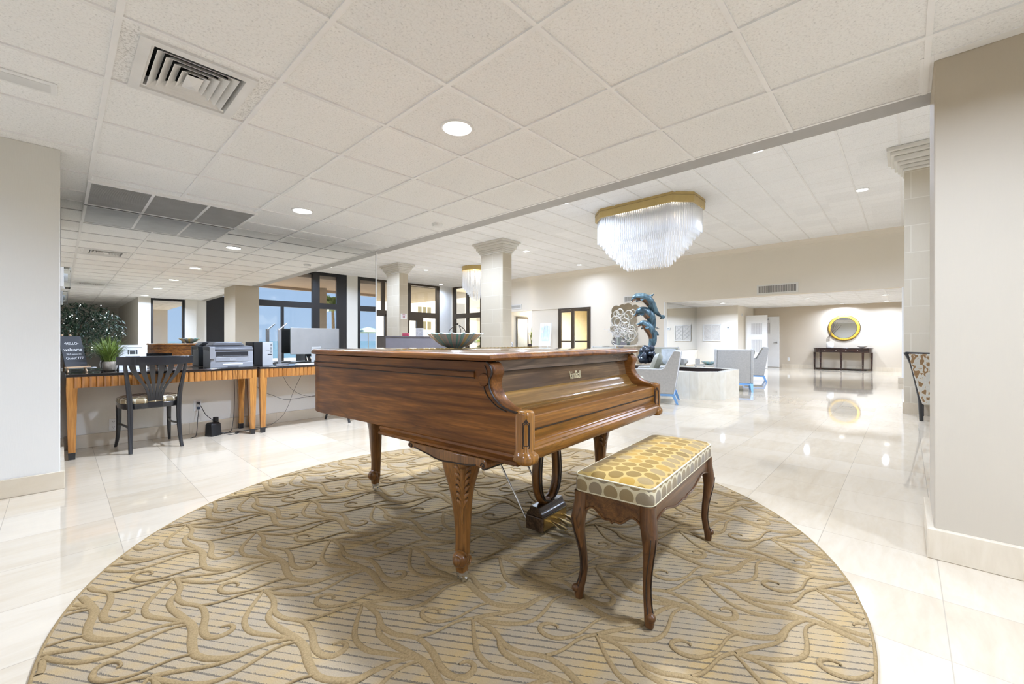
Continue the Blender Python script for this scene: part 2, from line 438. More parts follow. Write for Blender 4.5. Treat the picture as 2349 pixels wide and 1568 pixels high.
b = MB(); b.box(XF+.2, XR+.1, -1.3, -1.2, 0, ZB+.01); struct(b.build('wall_lounge_right', M['wall'], smooth=0))
g = MB(); g.box(XR-.018, XR, -1.2, 3.6, 0, .14); g.box(17.282, 17.3, 4.6, 6.08, 0, .14); g.box(XF+.2, 17.28, 6.066, 6.085, 0, .14)
struct(g.build('baseboard_rear', M['base'], smooth=0))
b = MB(); b.box(XF+.22, 17.28, 6.05, 6.084, .14, .70); struct(b.build('trim_8', M['stone'], smooth=0))
# alcove and the room behind the glass doors
b = MB(); b.box(15.7, 15.8, 12.0, 13.5, 0, 2.6); b.box(XF+.2, 15.8, 12.0, 12.09, 0, 2.6); b.box(XF+.2, 15.8, 13.36, 13.46, 0, 2.6); b.box(XF+.2, 15.8, 12.0, 13.46, 2.42, 2.6)
struct(b.build('wall_alcove', M['wall_light'], smooth=0))
b = MB(); b.box(18.4, 18.5, 6.4, 12, 0, 2.9); b.box(XF+.2, 18.5, 6.3, 6.4, 0, 2.9); b.box(XF+.2, 18.5, 11.95, 12.0, 0, 2.9)
struct(b.build('wall_side_room', flat('warm_yellow_wall', (.62,.50,.28), .6), smooth=0))
b = MB(); b.box(XF+.2, 18.5, 6.3, 12.0, 2.9, 2.96); struct(b.build('ceiling_side', M['tile_hi'], smooth=0))

# columns with a stepped capital and a base course
def column(x, y, w=.36, d=.88):
    b = MB(); b.box(x, x+w, y-d, y, 0, ZH)
    o = struct(b.build('column', M['column'], smooth=0))
    c = MB()
    for z0, z1, e_ in ((ZH-.34, ZH-.30, .02), (ZH-.30, ZH-.25, .045), (ZH-.25, ZH-.20, .075), (ZH-.20, ZH-.12, .11), (ZH-.12, ZH-.06, .15), (ZH-.06, ZH, .19)):
        c.box(x-e_, x+w+e_, y-d-e_, y+e_, z0, z1)
    c.build('capital', M['wall_light'], o, smooth=0, bevel=.012)
    c = MB(); c.box(x-.02, x+w+.02, y-d-.02, y+.02, 0, .16); c.build('base_course', M['base'], o, smooth=0)
    return o
column(8.42, 0.02); column(8.42, 9.10); column(8.42, 14.35)

# ---- glazed walls: frame bars and panes
def glazed(name, axis, at, bars, panes, mat, th=.07):
    """bars / panes: (u0,u1,z0,z1) in the wall plane; axis 'y' = plane of constant y."""
    def bx(mb, u0,u1,z0,z1,t):
        if axis == 'y': mb.box(u0,u1,at-t,at+t,z0,z1)
        else: mb.box(at-t,at+t,u0,u1,z0,z1)
    b = MB()
    for q in bars: bx(b, *q, th)
    o = struct(b.build(name, mat, smooth=0))
    p = MB()
    for q in panes: bx(p, *q, .004)
    p.build('pane', M['glass'], o, smooth=0)
    return o
# sea side (seen in the mirror)
bars = [(1.96,2.02,0,ZL),(2.77,2.83,0,ZL),(1.96,2.83,0,.08),(1.96,2.83,2.36,ZL)]
panes = [(2.02,2.77,.08,2.36)]
glazed('window_1', 'y', YW, bars, panes, M['frame'])
bars = [(3.39,3.95,0,2.6),(3.45,8.42,2.37,2.60),(3.45,8.42,3.75,ZH),(3.45,8.42,0,.08),(6.98,7.26,0,ZH),(5.82,5.90,.08,2.37),(7.98,8.42,0,ZH),(3.45,3.6,2.6,ZH)]
panes = [(3.95,5.82,.08,2.37),(5.90,6.98,.08,2.37),(3.6,6.98,2.6,3.75),(7.26,7.98,.08,2.37),(7.26,7.98,2.6,3.75)]
glazed('window_2', 'y', YW, bars, panes, M['frame'])
bars = [(8.86,9.02,0,ZH),(9.0,14.1,2.37,2.60),(9.0,14.1,3.75,ZH),(9.0,14.1,0,.08),(11.0,11.12,0,ZH),(13.98,14.1,0,ZH)]
panes = [(9.02,11.0,.08,2.37),(9.02,11.0,2.6,3.75),(11.12,13.98,.08,2.37),(11.12,13.98,2.6,3.75)]
glazed('window_3', 'y', YW, bars, panes, M['frame'])
b = MB(); b.box(1.66,1.96,YW-.1,YW+.12,0,ZL); b.box(2.83,3.42,YW-.1,YW+.1,0,ZH); b.box(2.83,3.12,YW-.1,YW+.22,0,ZL); b.box(8.40,8.88,YW-.1,YW+.1,0,ZH); b.box(1.66,3.42,YW-.1,YW+.1,ZL+.05,ZH); b.box(14.1,14.4,YW-.1,YW+.1,0,ZH)
b.box(1.66,1.76,-12.2,YW,0,ZL)
struct(b.build('wall_window_piers', M['wall_light'], smooth=0))
b = MB(); b.box(XF, XF+.1, YW, -1.2, 0, 2.6); struct(b.build('wall_hall_end', M['wall'], smooth=0))
# entrance side, north windows
bars = [(XB,XF-.2,3.77,ZH),(XB,XF-.2,2.20,2.47),(9.6,9.72,0,ZH),(10.15,10.3,2.3,ZH),(11.55,11.70,2.3,ZH),(13.25,13.42,0,ZH),(12.2,12.42,0,2.3),(12.05,12.2,0,2.1),(11.05,12.2,2.05,2.2),(11.5,11.62,0,2.1),(10.3,10.5,0,2.3),(XB,9.6,0,.1)]
panes = [(XB+.1,13.25,2.47,3.77),(9.72,10.3,.1,2.2),(10.5,12.05,.05,2.05),(12.42,13.25,.1,2.2),(XB+.1,9.6,.1,2.2)]
glazed('window_4', 'y', YN, bars, panes, M['bronze'])
bars = [(13.95,17.6,3.80,ZH),(13.95,17.6,2.22,2.47),(17.46,17.6,0,ZH),(16.42,16.54,0,ZH),(15.35,15.47,0,ZH),(14.35,14.47,0,ZH),(13.95,14.05,0,ZH),(13.95,17.6,0,.1)]
panes = [(13.95,17.5,2.47,3.80),(13.95,17.5,.1,2.22)]
glazed('window_5', 'x', XF+.1, bars, panes, M['bronze'])
b = MB(); b.box(13.42, XF+.3, YN-.1, YN+.3, 0, ZH); struct(b.build('wall_corner', M['white'], smooth=0))

# ---- outdoors
b = MB(); b.box(-20, 40, -16.5, YW-.1, -.14, -.03); struct(b.build('terrace', flat('terrace_paving', (.55,.48,.40), .7), smooth=0))
b = MB(); b.box(-3000, 3000, -4000, -60, -3.2, -3.0); struct(b.build('sea', flat('sea_water', (.06,.16,.22), .25), smooth=0))
b = MB(); b.box(1.9, 40, -9.6, YW-.12, 3.62, 3.9); b.box(1.9, 40, -9.8, -9.6, 3.5, 3.95); struct(b.build('terrace_soffit', flat('soffit_paint', (.42,.34,.27), .7), smooth=0))
b = MB(); b.box(8.55, 8.9, -9.2, -8.85, -.03, 3.62); struct(b.build('terrace_post', M['wall'], smooth=0))
b = MB(); b.box(-40, 120, 18.3, 160, -.4, -.15); b.box(21, 120, -3, 18.3, -.4, -.15); struct(b.build('forecourt', flat('forecourt_concrete', (.62,.58,.50), .8), smooth=0))
b = MB(); b.box(3, 17.5, 18.2, 26.5, 3.78, 3.95); struct(b.build('porch_soffit', flat('porch_paint', (.62,.52,.36), .7), smooth=0))
def facade(name, label, x0, x1, y, h, wins, along='x', z0=-.15):
    t = thing(name, label, 'building', ((x0+x1)/2, y, 0))
    w = MB(); cx = (x0+x1)/2
    w.box(x0-cx, x1-cx, 0, 6, z0, h); w.build('wall', flat(name+'_stucco', (.86,.84,.78), .8), t, smooth=0)
    for (u, z, ww, hh) in wins:
        f = MB(); f.box(u-cx-ww/2-.06, u-cx+ww/2+.06, -.06, .02, z-hh/2-.06, z+hh/2+.06); fo = f.build('window', flat('shutter_olive', (.22,.19,.11), .6), t, smooth=0)
        q = MB(); q.box(u-cx-ww/2, u-cx+ww/2, -.08, -.055, z-hh/2, z+hh/2); q.build('pane', flat('dull_pane', (.16,.15,.10), .15), fo, smooth=0)
    return t
facade('apartment_block', 'white stucco building with rows of small windows beyond the entrance glass', 18, 44, 40, 12,
       [(27.6+i*.64, z, .38, .78) for z in (6.15, 4.45, 2.8) for i in range(3)])
# balcony building east of the entrance
t = thing('balcony_building', 'cream building with railed balconies seen through the corner glass', 'building', (30, 21, 0))
b = MB(); b.box(0, 6, -14, 14, -.2, 14); b.build('wall', flat('cream_stucco', (.80,.72,.56), .8), t, smooth=0)
for z in (2.7, 5.7, 8.7):
    b = MB(); b.box(-1.6, .1, -9, 9, z-.28, z); b.build('balcony', M['white'], t, smooth=0)
    g = MB(); g.box(-1.6,-1.55,-9,9,z+1.0,z+1.06)
    for k in range(90): g.box(-1.59,-1.56,-9+.2*k,-8.97+.2*k,z,z+1.0)
    g.build('railing', M['bronze'], t, smooth=0)
    for y in (-6.5,-3,.5,4,7.5):
        f = MB(); f.box(-.05,.05,y-.9,y+.9,z+.05,z+2.1); fo = f.build('window', M['bronze'], t, smooth=0)
        q = MB(); q.box(-.07,-.05,y-.82,y+.82,z+.12,z+2.0); q.build('pane', flat('grey_pane', (.25,.25,.22), .1), fo, smooth=0)

# ================================================================== the grand piano
PW = [(.082,.027,.006),(.170,.060,.012),(.27,.102,.019)]
PG = [(.112,.040,.007),(.215,.083,.013),(.33,.137,.022)]
wood_side = wood('walnut_side', PW, 'y', 1.0, .42, .10, 9, .13, .06, .22)
wood_front = wood('oak_front', PG, 'x', 1.0, .30, .2, 10, .10)
wood_top = wood('walnut_lid', [(.075,.032,.013),(.125,.055,.022),(.17,.078,.03)], 'y', 1.0, .05, 1.0, 10, .12, 0)
wood_flap = wood('oak_flap', [(.085,.055,.035),(.145,.095,.062),(.20,.135,.09)], 'x', 1.0, .25, .5, 13, .14)
wood_leg = wood('oak_leg', [(.095,.036,.009),(.175,.071,.017),(.26,.11,.026)], 'z', 1.3, .3, .4, 8, .10)
dark_line = flat('dark_groove', (.022,.012,.007), .5)
PX, PY, PR = 1.165, 1.02, math.radians(4.5)
piano = thing('grand_piano', 'brown wooden grand piano with closed lid on the round rug', 'piano', (PX, PY, .013), PR)
W, L = 1.42, 1.80
ZR0, ZR1, ZLD = .624, .962, .966
def outline(y0=.30, n=10):
    """plan of the case behind the keyboard: bass side straight, round tail, bent side"""
    pts = [(0, y0)]
    cx, cy, r = .30, L-.30, .30
    pts += [(0, cy)]
    for k in range(1, n+1):
        a = PI - (PI*.56)*k/n
        pts.append((cx+r*math.cos(a), cy+r*math.sin(a)))
    ctrl = [(.42,L-.035),(.60,L-.16),(.74,L-.40),(.86,L-.66),(1.04,L-.88),(1.27,L-1.06),(1.39,.60),(W,.44)]
    sp = smooth_path([(x,y,0) for x,y in ctrl], 4)
    pts += [(p.x, p.y) for p in sp]
    pts.append((W, y0))
    return pts
def offset_outline(off, y0):
    base = outline(y0); n = len(base); out = []
    for i in range(n):
        p = Vector(base[i]); a = Vector(base[i-1]) if i else p - Vector((0,1)); c = Vector(base[i+1]) if i < n-1 else p - Vector((0,1))
        d = (c-a)
        d = d.normalized() if d.length > 1e-6 else Vector((0,1))
        if i == 0: d = Vector((0,1))
        if i == n-1: d = Vector((0,-1))
        out.append((p.x - d.y*off, p.y + d.x*off))
    return out
# case body
b = MB(); b.prism(offset_outline(0, .295), 'xy', ZR0, ZR1); case = b.build('case', wood_side, piano, smooth=40)
# bead mouldings round the case
def rim_bead(z0, z1, off, y0=.27):
    b = MB(); o1 = offset_outline(off, y0); o0 = offset_outline(-.004, y0); n = len(o1)
    rings = []
    for (p,q) in zip(o1, o0): rings.append([(q[0],q[1],z0),(p[0],p[1],z0+.002),(p[0],p[1],z1-.002),(q[0],q[1],z1)])
    b.loft(rings); return b
rim_bead(.898, .921, .007, .255).build('case_moulding', wood_side, piano, smooth=30)
g = rim_bead(.923, .926, .0075, .255); g.loft([[(q[0],q[1],.894),(p[0],p[1],.894),(p[0],p[1],.8965),(q[0],q[1],.8965)] for p,q in zip(offset_outline(.0045,.255), offset_outline(-.004,.255))])
g.build('groove_line', dark_line, piano, smooth=0)
# lid
lo = offset_outline(.022, .175)
rings = []
for off, z in ((.006,ZLD),(.020,ZLD+.003),(.024,ZLD+.012),(.020,ZLD+.020),(.014,ZLD+.027),(.004,ZLD+.031)):
    o = offset_outline(off, .182-off*1.2); rings.append([(x,y,z) for x,y in o])
b = MB(); b.loft(rings); b.mi[-1] = 1; lid = b.build('lid', [wood_side, wood_top], piano, smooth=30)
b = MB(); yh = .935
b.box(.10, W+.005, yh-.005, yh+.005, ZLD+.0305, ZLD+.0345)
for k in range(34):
    x = .12 + k*.0385; b.box(x, x+.019, yh-.0065, yh+.0065, ZLD+.0305, ZLD+.0375)
b.build('piano_hinge', M['brass'], lid, smooth=0)
# cheeks (the S-scrolled arms)
prof = [(.295,ZR0),(.03,ZR0),(.012,.638),(.006,.652),(.018,.666),(.02,.70),(.014,.735),(.006,.752),(.010,.768),(.024,.778),(.060,.783),(.095,.794),(.124,.812),(.146,.834),(.160,.858),(.164,.882),(.158,.902),(.150,.918),(.152,.936),(.166,.955),(.178,ZR1),(.295,ZR1)]
for sgn, x0 in ((0, .0), (1, W-.064)):
    b = MB(); b.prism(prof, 'yz', x0, x0+.064)
    ck = b.build('cheek', wood_side, piano, smooth=50, bevel=.008, seg=3, bevel_if=lambda c: c.y < .29)
    # raised edge strip following the S
    path = [(x0+(-.001 if sgn == 0 else .065), y+.014, z) for y,z in prof[9:21]]
    g = MB(); g.tube(smooth_path(path, 3), .0045, 6)
    g.tube(smooth_path([(x0+(-.001 if sgn == 0 else .065), y+.030+.012*math.sin(PI*k/11), z-.006) for k,(y,z) in enumerate(prof[10:20])], 3), .0028, 6)
    g.torus((x0+(-.002 if sgn == 0 else .066), .205, .892), .024, .003, 22, 6, 'x'); g.torus((x0+(-.002 if sgn == 0 else .066), .205, .892), .011, .0025, 16, 6, 'x'); g.build('scroll_line', dark_line, ck, smooth=60)
    g = MB(); g.cyl((x0+(-.001 if sgn == 0 else .065), .205, .892), .026, .012, 20, 'x'); g.build('scroll_boss', wood_side, ck, smooth=40, bevel=.003)
    # rounded corner block with carved panel
    cxx = x0 + .032
    g = MB(); rings = []
    for z, r, yy in ((.584,.030,.012),(.589,.041,.012),(.602,.045,.012),(.618,.045,.012),(.626,.038,.014),(.632,.036,.015),(.636,.034,.016),(.765,.034,.016),(.776,.033,.016),(.783,.029,.018),(.785,.02,.022)):
        rings.append([(cxx + r*1.02*math.copysign(abs(math.cos(a))**.7, math.cos(a)), .012 + yy + r*1.0*math.copysign(abs(math.sin(a))**.7, math.sin(a)), z) for a in [2*PI*i/24 for i in range(24)]])
    g.loft(rings); cb = g.build('corner_block', wood('oak_corner', PG, 'z', 1.0, .25, .6, 6, .12), ck, smooth=55)
    g = MB()
    for ins in (0, .007):
        h0, h1, ww = .650+ins*1.2, .742-ins, .027-ins
        pth = []
        for (a_, z) in ((-1,h0),(1,h0),(1,h1),(.45,h1+.004),(0,h1+.016),(-.45,h1+.004),(-1,h1),(-1,h0)):
            th = -PI*.75 + a_*ww/.036*.62
            pth.append((cxx + .0355*math.copysign(abs(math.cos(th))**.7, math.cos(th)), .028 + .035*math.copysign(abs(math.sin(th))**.7, math.sin(th)), z))
        full = []
        for p,q in zip(pth[:-1], pth[1:]):
            for k in range(5): full.append(tuple(p[i]+(q[i]-p[i])*k/5 for i in range(3)))
        g.tube(full + [pth[0]], .0016, 5)
    g.build('carved_line', dark_line, cb, smooth=0)
# lid flap, name board, cove, fallboard shelf, lip and key slip
xi0, xi1 = .05, W-.05
b = MB(); b.prism([(.192,.922),(.205,.922),(.205,ZLD),(.186,ZLD)], 'yz', xi0, xi1); b.build('lid_flap', wood_flap, piano, smooth=0)
b = MB(); b.prism([(.200,.828),(.30,.828),(.30,.919),(.214,.919)], 'yz', xi0, xi1); nb = b.build('name_board', wood('oak_nameboard', [(.10,.058,.03),(.155,.09,.045),(.21,.125,.06)], 'x', 1.0, .22, .6, 9, .10), piano, smooth=0)
b = MB(); b.box(xi0, xi1, .203, .2125, .9185, .9225); b.build('groove_line', dark_line, nb, smooth=0)
cv = [(.200,.832),(.192,.826),(.180,.808),(.170,.790),(.158,.776),(.142,.768),(.126,.7655),(.126,.70),(.30,.70),(.30,.832)]
b = MB(); b.prism(cv, 'yz', xi0, xi1); b.build('fallboard', wood('oak_fallboard', [(.17,.085,.022),(.30,.155,.042),(.44,.25,.075)], 'x', 1.0, .2, .7, 8, .09), piano, smooth=60)
b = MB(); b.box(xi0, xi1, .016, .13, .708, .760); b.build('fallboard_lip', wood_front, piano, smooth=0, bevel=.004)
b = MB(); b.box(xi0, xi1, .018, .05, .7035, .709); b.build('groove_line', dark_line, piano, smooth=0)
b = MB(); b.prism([(.02,.703),(.016,.700),(.022,.668),(.010,.661),(.010,.655),(-.002,.649),(-.002,.644),(-.008,.638),(-.008,.610),(.0,.597),(.02,.590),(.29,.590),(.29,.703)], 'yz', xi0-.005, xi1+.005)
b.build('key_slip', wood_front, piano, smooth=40)
text('maker_name', 'kimBall', .058, flat('gilt_lettering', (.72,.62,.38), .35), nb, (.715, .2035, .866), (math.radians(81), 0, 0), .0006, .68)
# key bed moulding under the bass side and along the front
def step_side(x0, sg):
    b = MB(); pr = [(0,.626),(-.012,.622),(-.016,.613),(-.010,.605),(-.010,.600),(-.020,.597),(-.022,.588),(-.012,.580),(.10,.580),(.10,.626)]
    b.prism([(x0 + sg*p, z) for p,z in pr], 'xz', .03, .90); return b
step_side(.004, 1).build('key_bed_moulding', wood_side, piano, smooth=40)
step_side(W-.004, -1).build('key_bed_moulding', wood_side, piano, smooth=40)
b = MB(); b.box(.05, W-.05, .06, .88, .583, .622); b.box(.2, W-.3, .4, 1.55, .60, .622); b.build('underside', dark_line, piano, smooth=0)
# leg blocks with scroll ends
def scroll_block(x0, x1):
    pr = [(.16,.556),(.74,.556),(.752,.545),(.756,.528),(.748,.512),(.730,.506),(.712,.512),(.69,.512),(.64,.497),(.57,.480),(.52,.462),(.46,.456),(.40,.462),(.33,.468),(.27,.474),(.215,.488),(.190,.486),(.166,.482),(.146,.490),(.140,.508),(.146,.53)]
    pr = [(.17+(y-.14)*.80, .583+(z-.556)*.52) for y,z in pr]
    b = MB(); b.prism(pr, 'yz', x0, x1); o = b.build('leg_block', wood_leg, piano, smooth=50, bevel=.005)
    g = MB()
    for xx in (x0-.001, x1+.001):
        g.tube(smooth_path([(xx,y,z+.006) for y,z in pr[7:16]], 3), .003, 6)
        for (yy,zz) in ((.635,.569),(.192,.556)): g.tube([(xx,yy+(.013-.0017*q)*math.cos(q*.9),zz+(.013-.0017*q)*math.sin(q*.9)) for q in range(8)], .0028, 6)
    g.build('scroll_line', dark_line, o, smooth=60)
    g = MB(); g.cyl(((x0+x1)/2, .192, .556), .018, x1-x0-.01, 16, 'x'); g.build('roll', M['black'], o, smooth=40)
scroll_block(-.022, .128); scroll_block(W-.128, W+.022)
# carved cabriole legs
def rr(cx, cy, z, ax, ay, n=20, p=.72):
    return [(cx + ax*math.copysign(abs(math.cos(a))**p, math.cos(a)), cy + ay*math.copysign(abs(math.sin(a))**p, math.sin(a)), z) for a in [2*PI*i/n for i in range(n)]]
def piano_leg(cx, cy, ztop, sg, carve=True):
    """sg: which way the knee scroll looks along x"""
    b = MB()
    pts = [(.0,.052,.046),(.03,.080,.066),(.07,.096,.075)]
    prof = [(ztop,.078,.086,0),(ztop-.035,.075,.080,0),(ztop-.08,.064,.068,-.002*sg),(ztop-.13,.050,.054,-.002*sg),(ztop-.19,.040,.043,.0),(.29,.034,.036,.004*sg),(.22,.030,.031,.006*sg),(.17,.029,.030,.005*sg),(.12,.030,.030,.002*sg),(.09,.029,.028,0),(.066,.026,.025,0),(.052,.0235,.0235,0)]
    b.loft([rr(cx+o_, cy, z, ax, ay) for z,ax,ay,o_ in prof])
    lg = b.build('leg', wood_leg, piano, smooth=60)
    g = MB()   # scrolled ankle knob
    g.ball((cx - sg*.030, cy-.018, .118), (.030,.036,.036), 16, 10); g.ball((cx - sg*.054, cy-.024, .120), (.016,.020,.022), 12, 8)
    g.tube(smooth_path([(cx - sg*.030, cy-.054, .142),(cx - sg*.010, cy-.053, .138),(cx + sg*.002, cy-.050, .120),(cx - sg*.012, cy-.054, .102),(cx - sg*.028, cy-.056, .114)],4), .005, 6)
    g.build('ankle_scroll', wood_leg, lg, smooth=70)
    if carve:
        g = MB(); h = MB()
        for j in range(6):               # acanthus fronds curling off the knee
            z = .515 - j*.030; r = .018 - j*.0012
            for sd in (-1, 1):
                def surf(u, zz):          # leg surface toward the outer faces
                    q_ = min(max((.555-zz)/.24,0),1); kx = .078-.042*q_**.9; ky = .086-.048*q_**.9
                    a = -PI/2 + u
                    return (cx + kx*math.copysign(abs(math.cos(a))**.72, math.cos(a))*1.01, cy + ky*math.copysign(abs(math.sin(a))**.72, math.sin(a))*1.01, zz)
                c0 = -PI/4*1.0
                pth = [surf(c0 + sd*q*.62, z - .034 + .042*math.sin(q*PI*.62)) for q in (.04,.25,.5,.75,.95)]
                g.tube(smooth_path(pth, 3), interp([.003,.008,.010,.008,.003], 3), 6)
                pth2 = [(p[0]-.002,p[1]-.002,p[2]+.011) for p in pth]
                h.tube(smooth_path(pth2, 3), .0024, 5)
        mid = [surf(-PI/4, z) for z in (.52,.46,.40,.33,.27)]
        g.tube(smooth_path(mid, 3), interp([.012,.012,.009,.007,.003],3), 8)
        g.build('acanthus_carving', wood_leg, lg, smooth=70); h.build('carved_line', dark_line, lg, smooth=60)
    g = MB(); g.lathe([(.024,.056),(.0245,.040),(.021,.037),(.012,.035),(.012,.028)], 18, (cx,cy,0)); g.build('ferrule', M['steel'], lg, smooth=40)
    g = MB(); g.cyl((cx+.012,cy+.004,.017), .0165, .026, 18, 'y'); g.box(cx-.008,cx+.024,cy-.016,cy-.011,.010,.036); g.box(cx-.008,cx+.024,cy+.019,cy+.024,.010,.036); g.box(cx-.010,cx+.020,cy-.016,cy+.024,.031,.039)
    g.cyl((cx+.012,cy+.004,.017), .006, .052, 10, 'y')
    g.build('caster', M['chrome'], lg, smooth=40)
    return lg
piano_leg(.055, .385, .555, 1)
piano_leg(W-.055, .385, .555, -1)
piano_leg(.47, 1.66, .622, 1, False)
# pedal lyre
b = MB()
yl, xl = .40, .735
for sd in (-1, 1):
    pth = [(xl+sd*.050,yl,.60),(xl+sd*.062,yl,.53),(xl+sd*.078,yl,.46),(xl+sd*.094,yl,.38),(xl+sd*.099,yl,.29),(xl+sd*.084,yl,.215),(xl+sd*.050,yl,.170),(xl,yl,.155)]
    b.tube(smooth_path(pth,4), .025, 8, flat=1.0, up=(0,1,0))
lyre = b.build('pedal_lyre', wood_leg, piano, smooth=50)
b = MB()
for sd in (-1, 1):
    pth = [(xl+sd*.050,yl-.027,.60),(xl+sd*.062,yl-.027,.53),(xl+sd*.078,yl-.027,.46),(xl+sd*.094,yl-.027,.38),(xl+sd*.099,yl-.027,.29),(xl+sd*.084,yl-.027,.215),(xl+sd*.050,yl-.027,.170),(xl,yl-.027,.155)]
    for q in (-.010, .010): b.tube(smooth_path([(x+q*sd,y,z+q*.4) for x,y,z in pth],4), .004, 6)
b.build('carved_line', dark_line, lyre, smooth=50)
b = MB(); b.box(xl-.125,xl+.125,yl-.055,yl+.055,.025,.10); b.prism([(yl-.055,.10),(yl+.055,.10),(yl+.050,.115),(yl+.035,.13),(yl+.030,.15),(yl-.030,.15),(yl-.035,.13),(yl-.050,.115)],'yz',xl-.12,xl+.12)
b.build('pedal_box', wood('dark_oak', [(.03,.017,.01),(.055,.03,.016),(.09,.05,.025)], 'x', 1, .25, .5), lyre, smooth=30, bevel=.004)
b = MB(); b.box(xl-.112,xl+.112,yl-.060,yl-.054,.031,.095); b.build('brass_plate', M['brass'], lyre, smooth=0)
for dx in (-.062, 0, .062):
    rings = []
    for y, w_, z, t_ in ((yl-.05,.008,.068,.006),(yl-.09,.009,.067,.006),(yl-.115,.018,.062,.007),(yl-.145,.024,.056,.006),(yl-.165,.015,.052,.004)):
        rings.append([(xl+dx+w_*math.cos(a), y, z+t_*math.sin(a)) for a in [2*PI*i/12 for i in range(12)]])
    b = MB(); b.loft(rings); b.build('pedal', M['brass'], lyre, smooth=60)
for dx in (-.10, .10):
    b = MB(); b.tube([(xl+dx, yl+.06, .05),(xl+dx*1.2, yl+.42, .60)], .006, 8); b.build('brace_rod', M['chrome'], lyre, smooth=60)

# ================================================================== bench
def dot_mat(name, ground, cols, pitch):
    m = Mt(name); tc = m.n.new('ShaderNodeTexCoord'); mp = m.n.new('ShaderNodeMapping')
    m.l.new(tc.outputs['UV'], mp.inputs[0]); mp.inputs['Scale'].default_value = (1/pitch, 1/(pitch*1.80), 1)
    ds = []
    for off in ((0,0,0),(.5,.5,0)):
        ad = m.nd('VectorMath', _operation='ADD'); m.l.new(mp.outputs[0], ad.inputs[0]); ad.inputs[1].default_value = off
        fr = m.nd('VectorMath', _operation='FRACTION'); m.l.new(ad.outputs[0], fr.inputs[0])
        fl = m.nd('VectorMath', _operation='FLOOR'); m.l.new(ad.outputs[0], fl.inputs[0])
        sb = m.nd('VectorMath', _operation='SUBTRACT'); m.l.new(fr.outputs[0], sb.inputs[0]); sb.inputs[1].default_value = (.5,.5,0)
        ml = m.nd('VectorMath', _operation='MULTIPLY'); m.l.new(sb.outputs[0], ml.inputs[0]); ml.inputs[1].default_value = (1,1.80,0)
        ln = m.nd('VectorMath', _operation='LENGTH'); m.l.new(ml.outputs[0], ln.inputs[0])
        ad2 = m.nd('VectorMath', _operation='ADD'); m.l.new(fl.outputs[0], ad2.inputs[0]); ad2.inputs[1].default_value = (off[0]*37,off[1]*91,0)
        w_ = m.nd('TexWhiteNoise'); m.l.new(ad2.outputs[0], w_.inputs['Vector'])
        ds.append((ln.outputs['Value'], w_.outputs[0]))
    R = .445
    in1 = m.math('LESS_THAN', ds[0][0], R); in2 = m.math('LESS_THAN', ds[1][0], R)
    rnd = m.math('ADD', m.math('MULTIPLY', in1, ds[0][1]), m.math('MULTIPLY', in2, ds[1][1]))
    dc = m.ramp(rnd, [(0,cols[0]),(.26,cols[1]),(.5,cols[2]),(.76,cols[3])], 'CONSTANT')
    any_ = m.math('MAXIMUM', in1, in2)
    th = m.noise(m.coord('UV', (900,160,1)), 1, 2)
    c = m.mix(any_, ground, m.mix(m.math('MULTIPLY', th, .35), dc, tuple(q*.55 for q in cols[0])))
    m.P(Base_Color=c, Roughness=.8, Specular_IOR_Level=.2, Sheen_Weight=.15); m.bump(m.math('ADD', any_, th), .25, .002)
    return m.m
M['dots'] = dot_mat('dotted_gold_upholstery', (.37,.24,.062), [(.23,.13,.014),(.35,.195,.022),(.27,.18,.065),(.185,.105,.013)], .066)
M['dots_side'] = dot_mat('dotted_upholstery_side_shade', (.56,.48,.31), [(.30,.22,.11),(.33,.24,.12),(.26,.185,.08),(.28,.225,.15)], .064)  # greyer copy of the cushion fabric, light on the sides put into its colour
BX, BY, BR = 1.885, .868, math.radians(5.0)
bench = thing('piano_bench', 'long piano bench with gold dotted cushion and curved wooden legs', 'bench', (BX, BY, .0152), BR)
HX, HY = .435, .152
def rounded_rect(hx, hy, z, r=.03, n=5):
    out = []
    for (sx,sy,a0) in ((1,1,0),(-1,1,PI/2),(-1,-1,PI),(1,-1,PI*1.5)):
        for k in range(n+1):
            a = a0 + PI/2*k/n; out.append((sx*(hx-r)+r*math.cos(a), sy*(hy-r)+r*math.sin(a), z))
    return out
rings = [rounded_rect(HX+.004,HY+.004,.438), rounded_rect(HX+.010,HY+.010,.446), rounded_rect(HX+.010,HY+.010,.495), rounded_rect(HX+.006,HY+.006,.503)]
b = MB(); b.loft(rings, cap=False); cush_side = b
top = MB(); nxy = 10
tr = [rounded_rect(HX+.006-d,HY+.006-d,.503+h, max(.03-d*.2,.012)) for d,h in ((0,0),(.012,.010),(.035,.017),(.07,.022),(.11,.025),(.145,.0265))]
top.loft(tr, cap=False); top.add(tr[-1], [list(range(len(tr[-1])))])
cu = top.build('cushion', M['dots'], bench, smooth=60, uv=True)
cush_side.build('cushion_band', M['dots_side'], cu, smooth=50, uv=True)
g = MB()
for z, e_ in ((.503,.008),(.441,.007)):
    rp = rounded_rect(HX+e_,HY+e_,z); g.tube(rp+[rp[0]], .0035, 6)
g.build('welt', flat('welt_cream', (.62,.54,.36), .8), cu, smooth=60)
bw = wood('bench_wood', [(.055,.022,.008),(.105,.043,.014),(.17,.075,.024)], 'x', 1.2, .32, .2, 8, .12)
def apron(p0, p1, horiz):
    n = 24; prof = []
    for k in range(n+1):
        q = k/n; s_ = abs(2*q-1)
        z = .362 + .020*math.cos(q*2*PI) - .006*math.cos(q*6*PI) - .022*s_**6 - (.012 if abs(q-.5) < .03 else 0)
        prof.append((p0+(p1-p0)*q, z))
    return prof
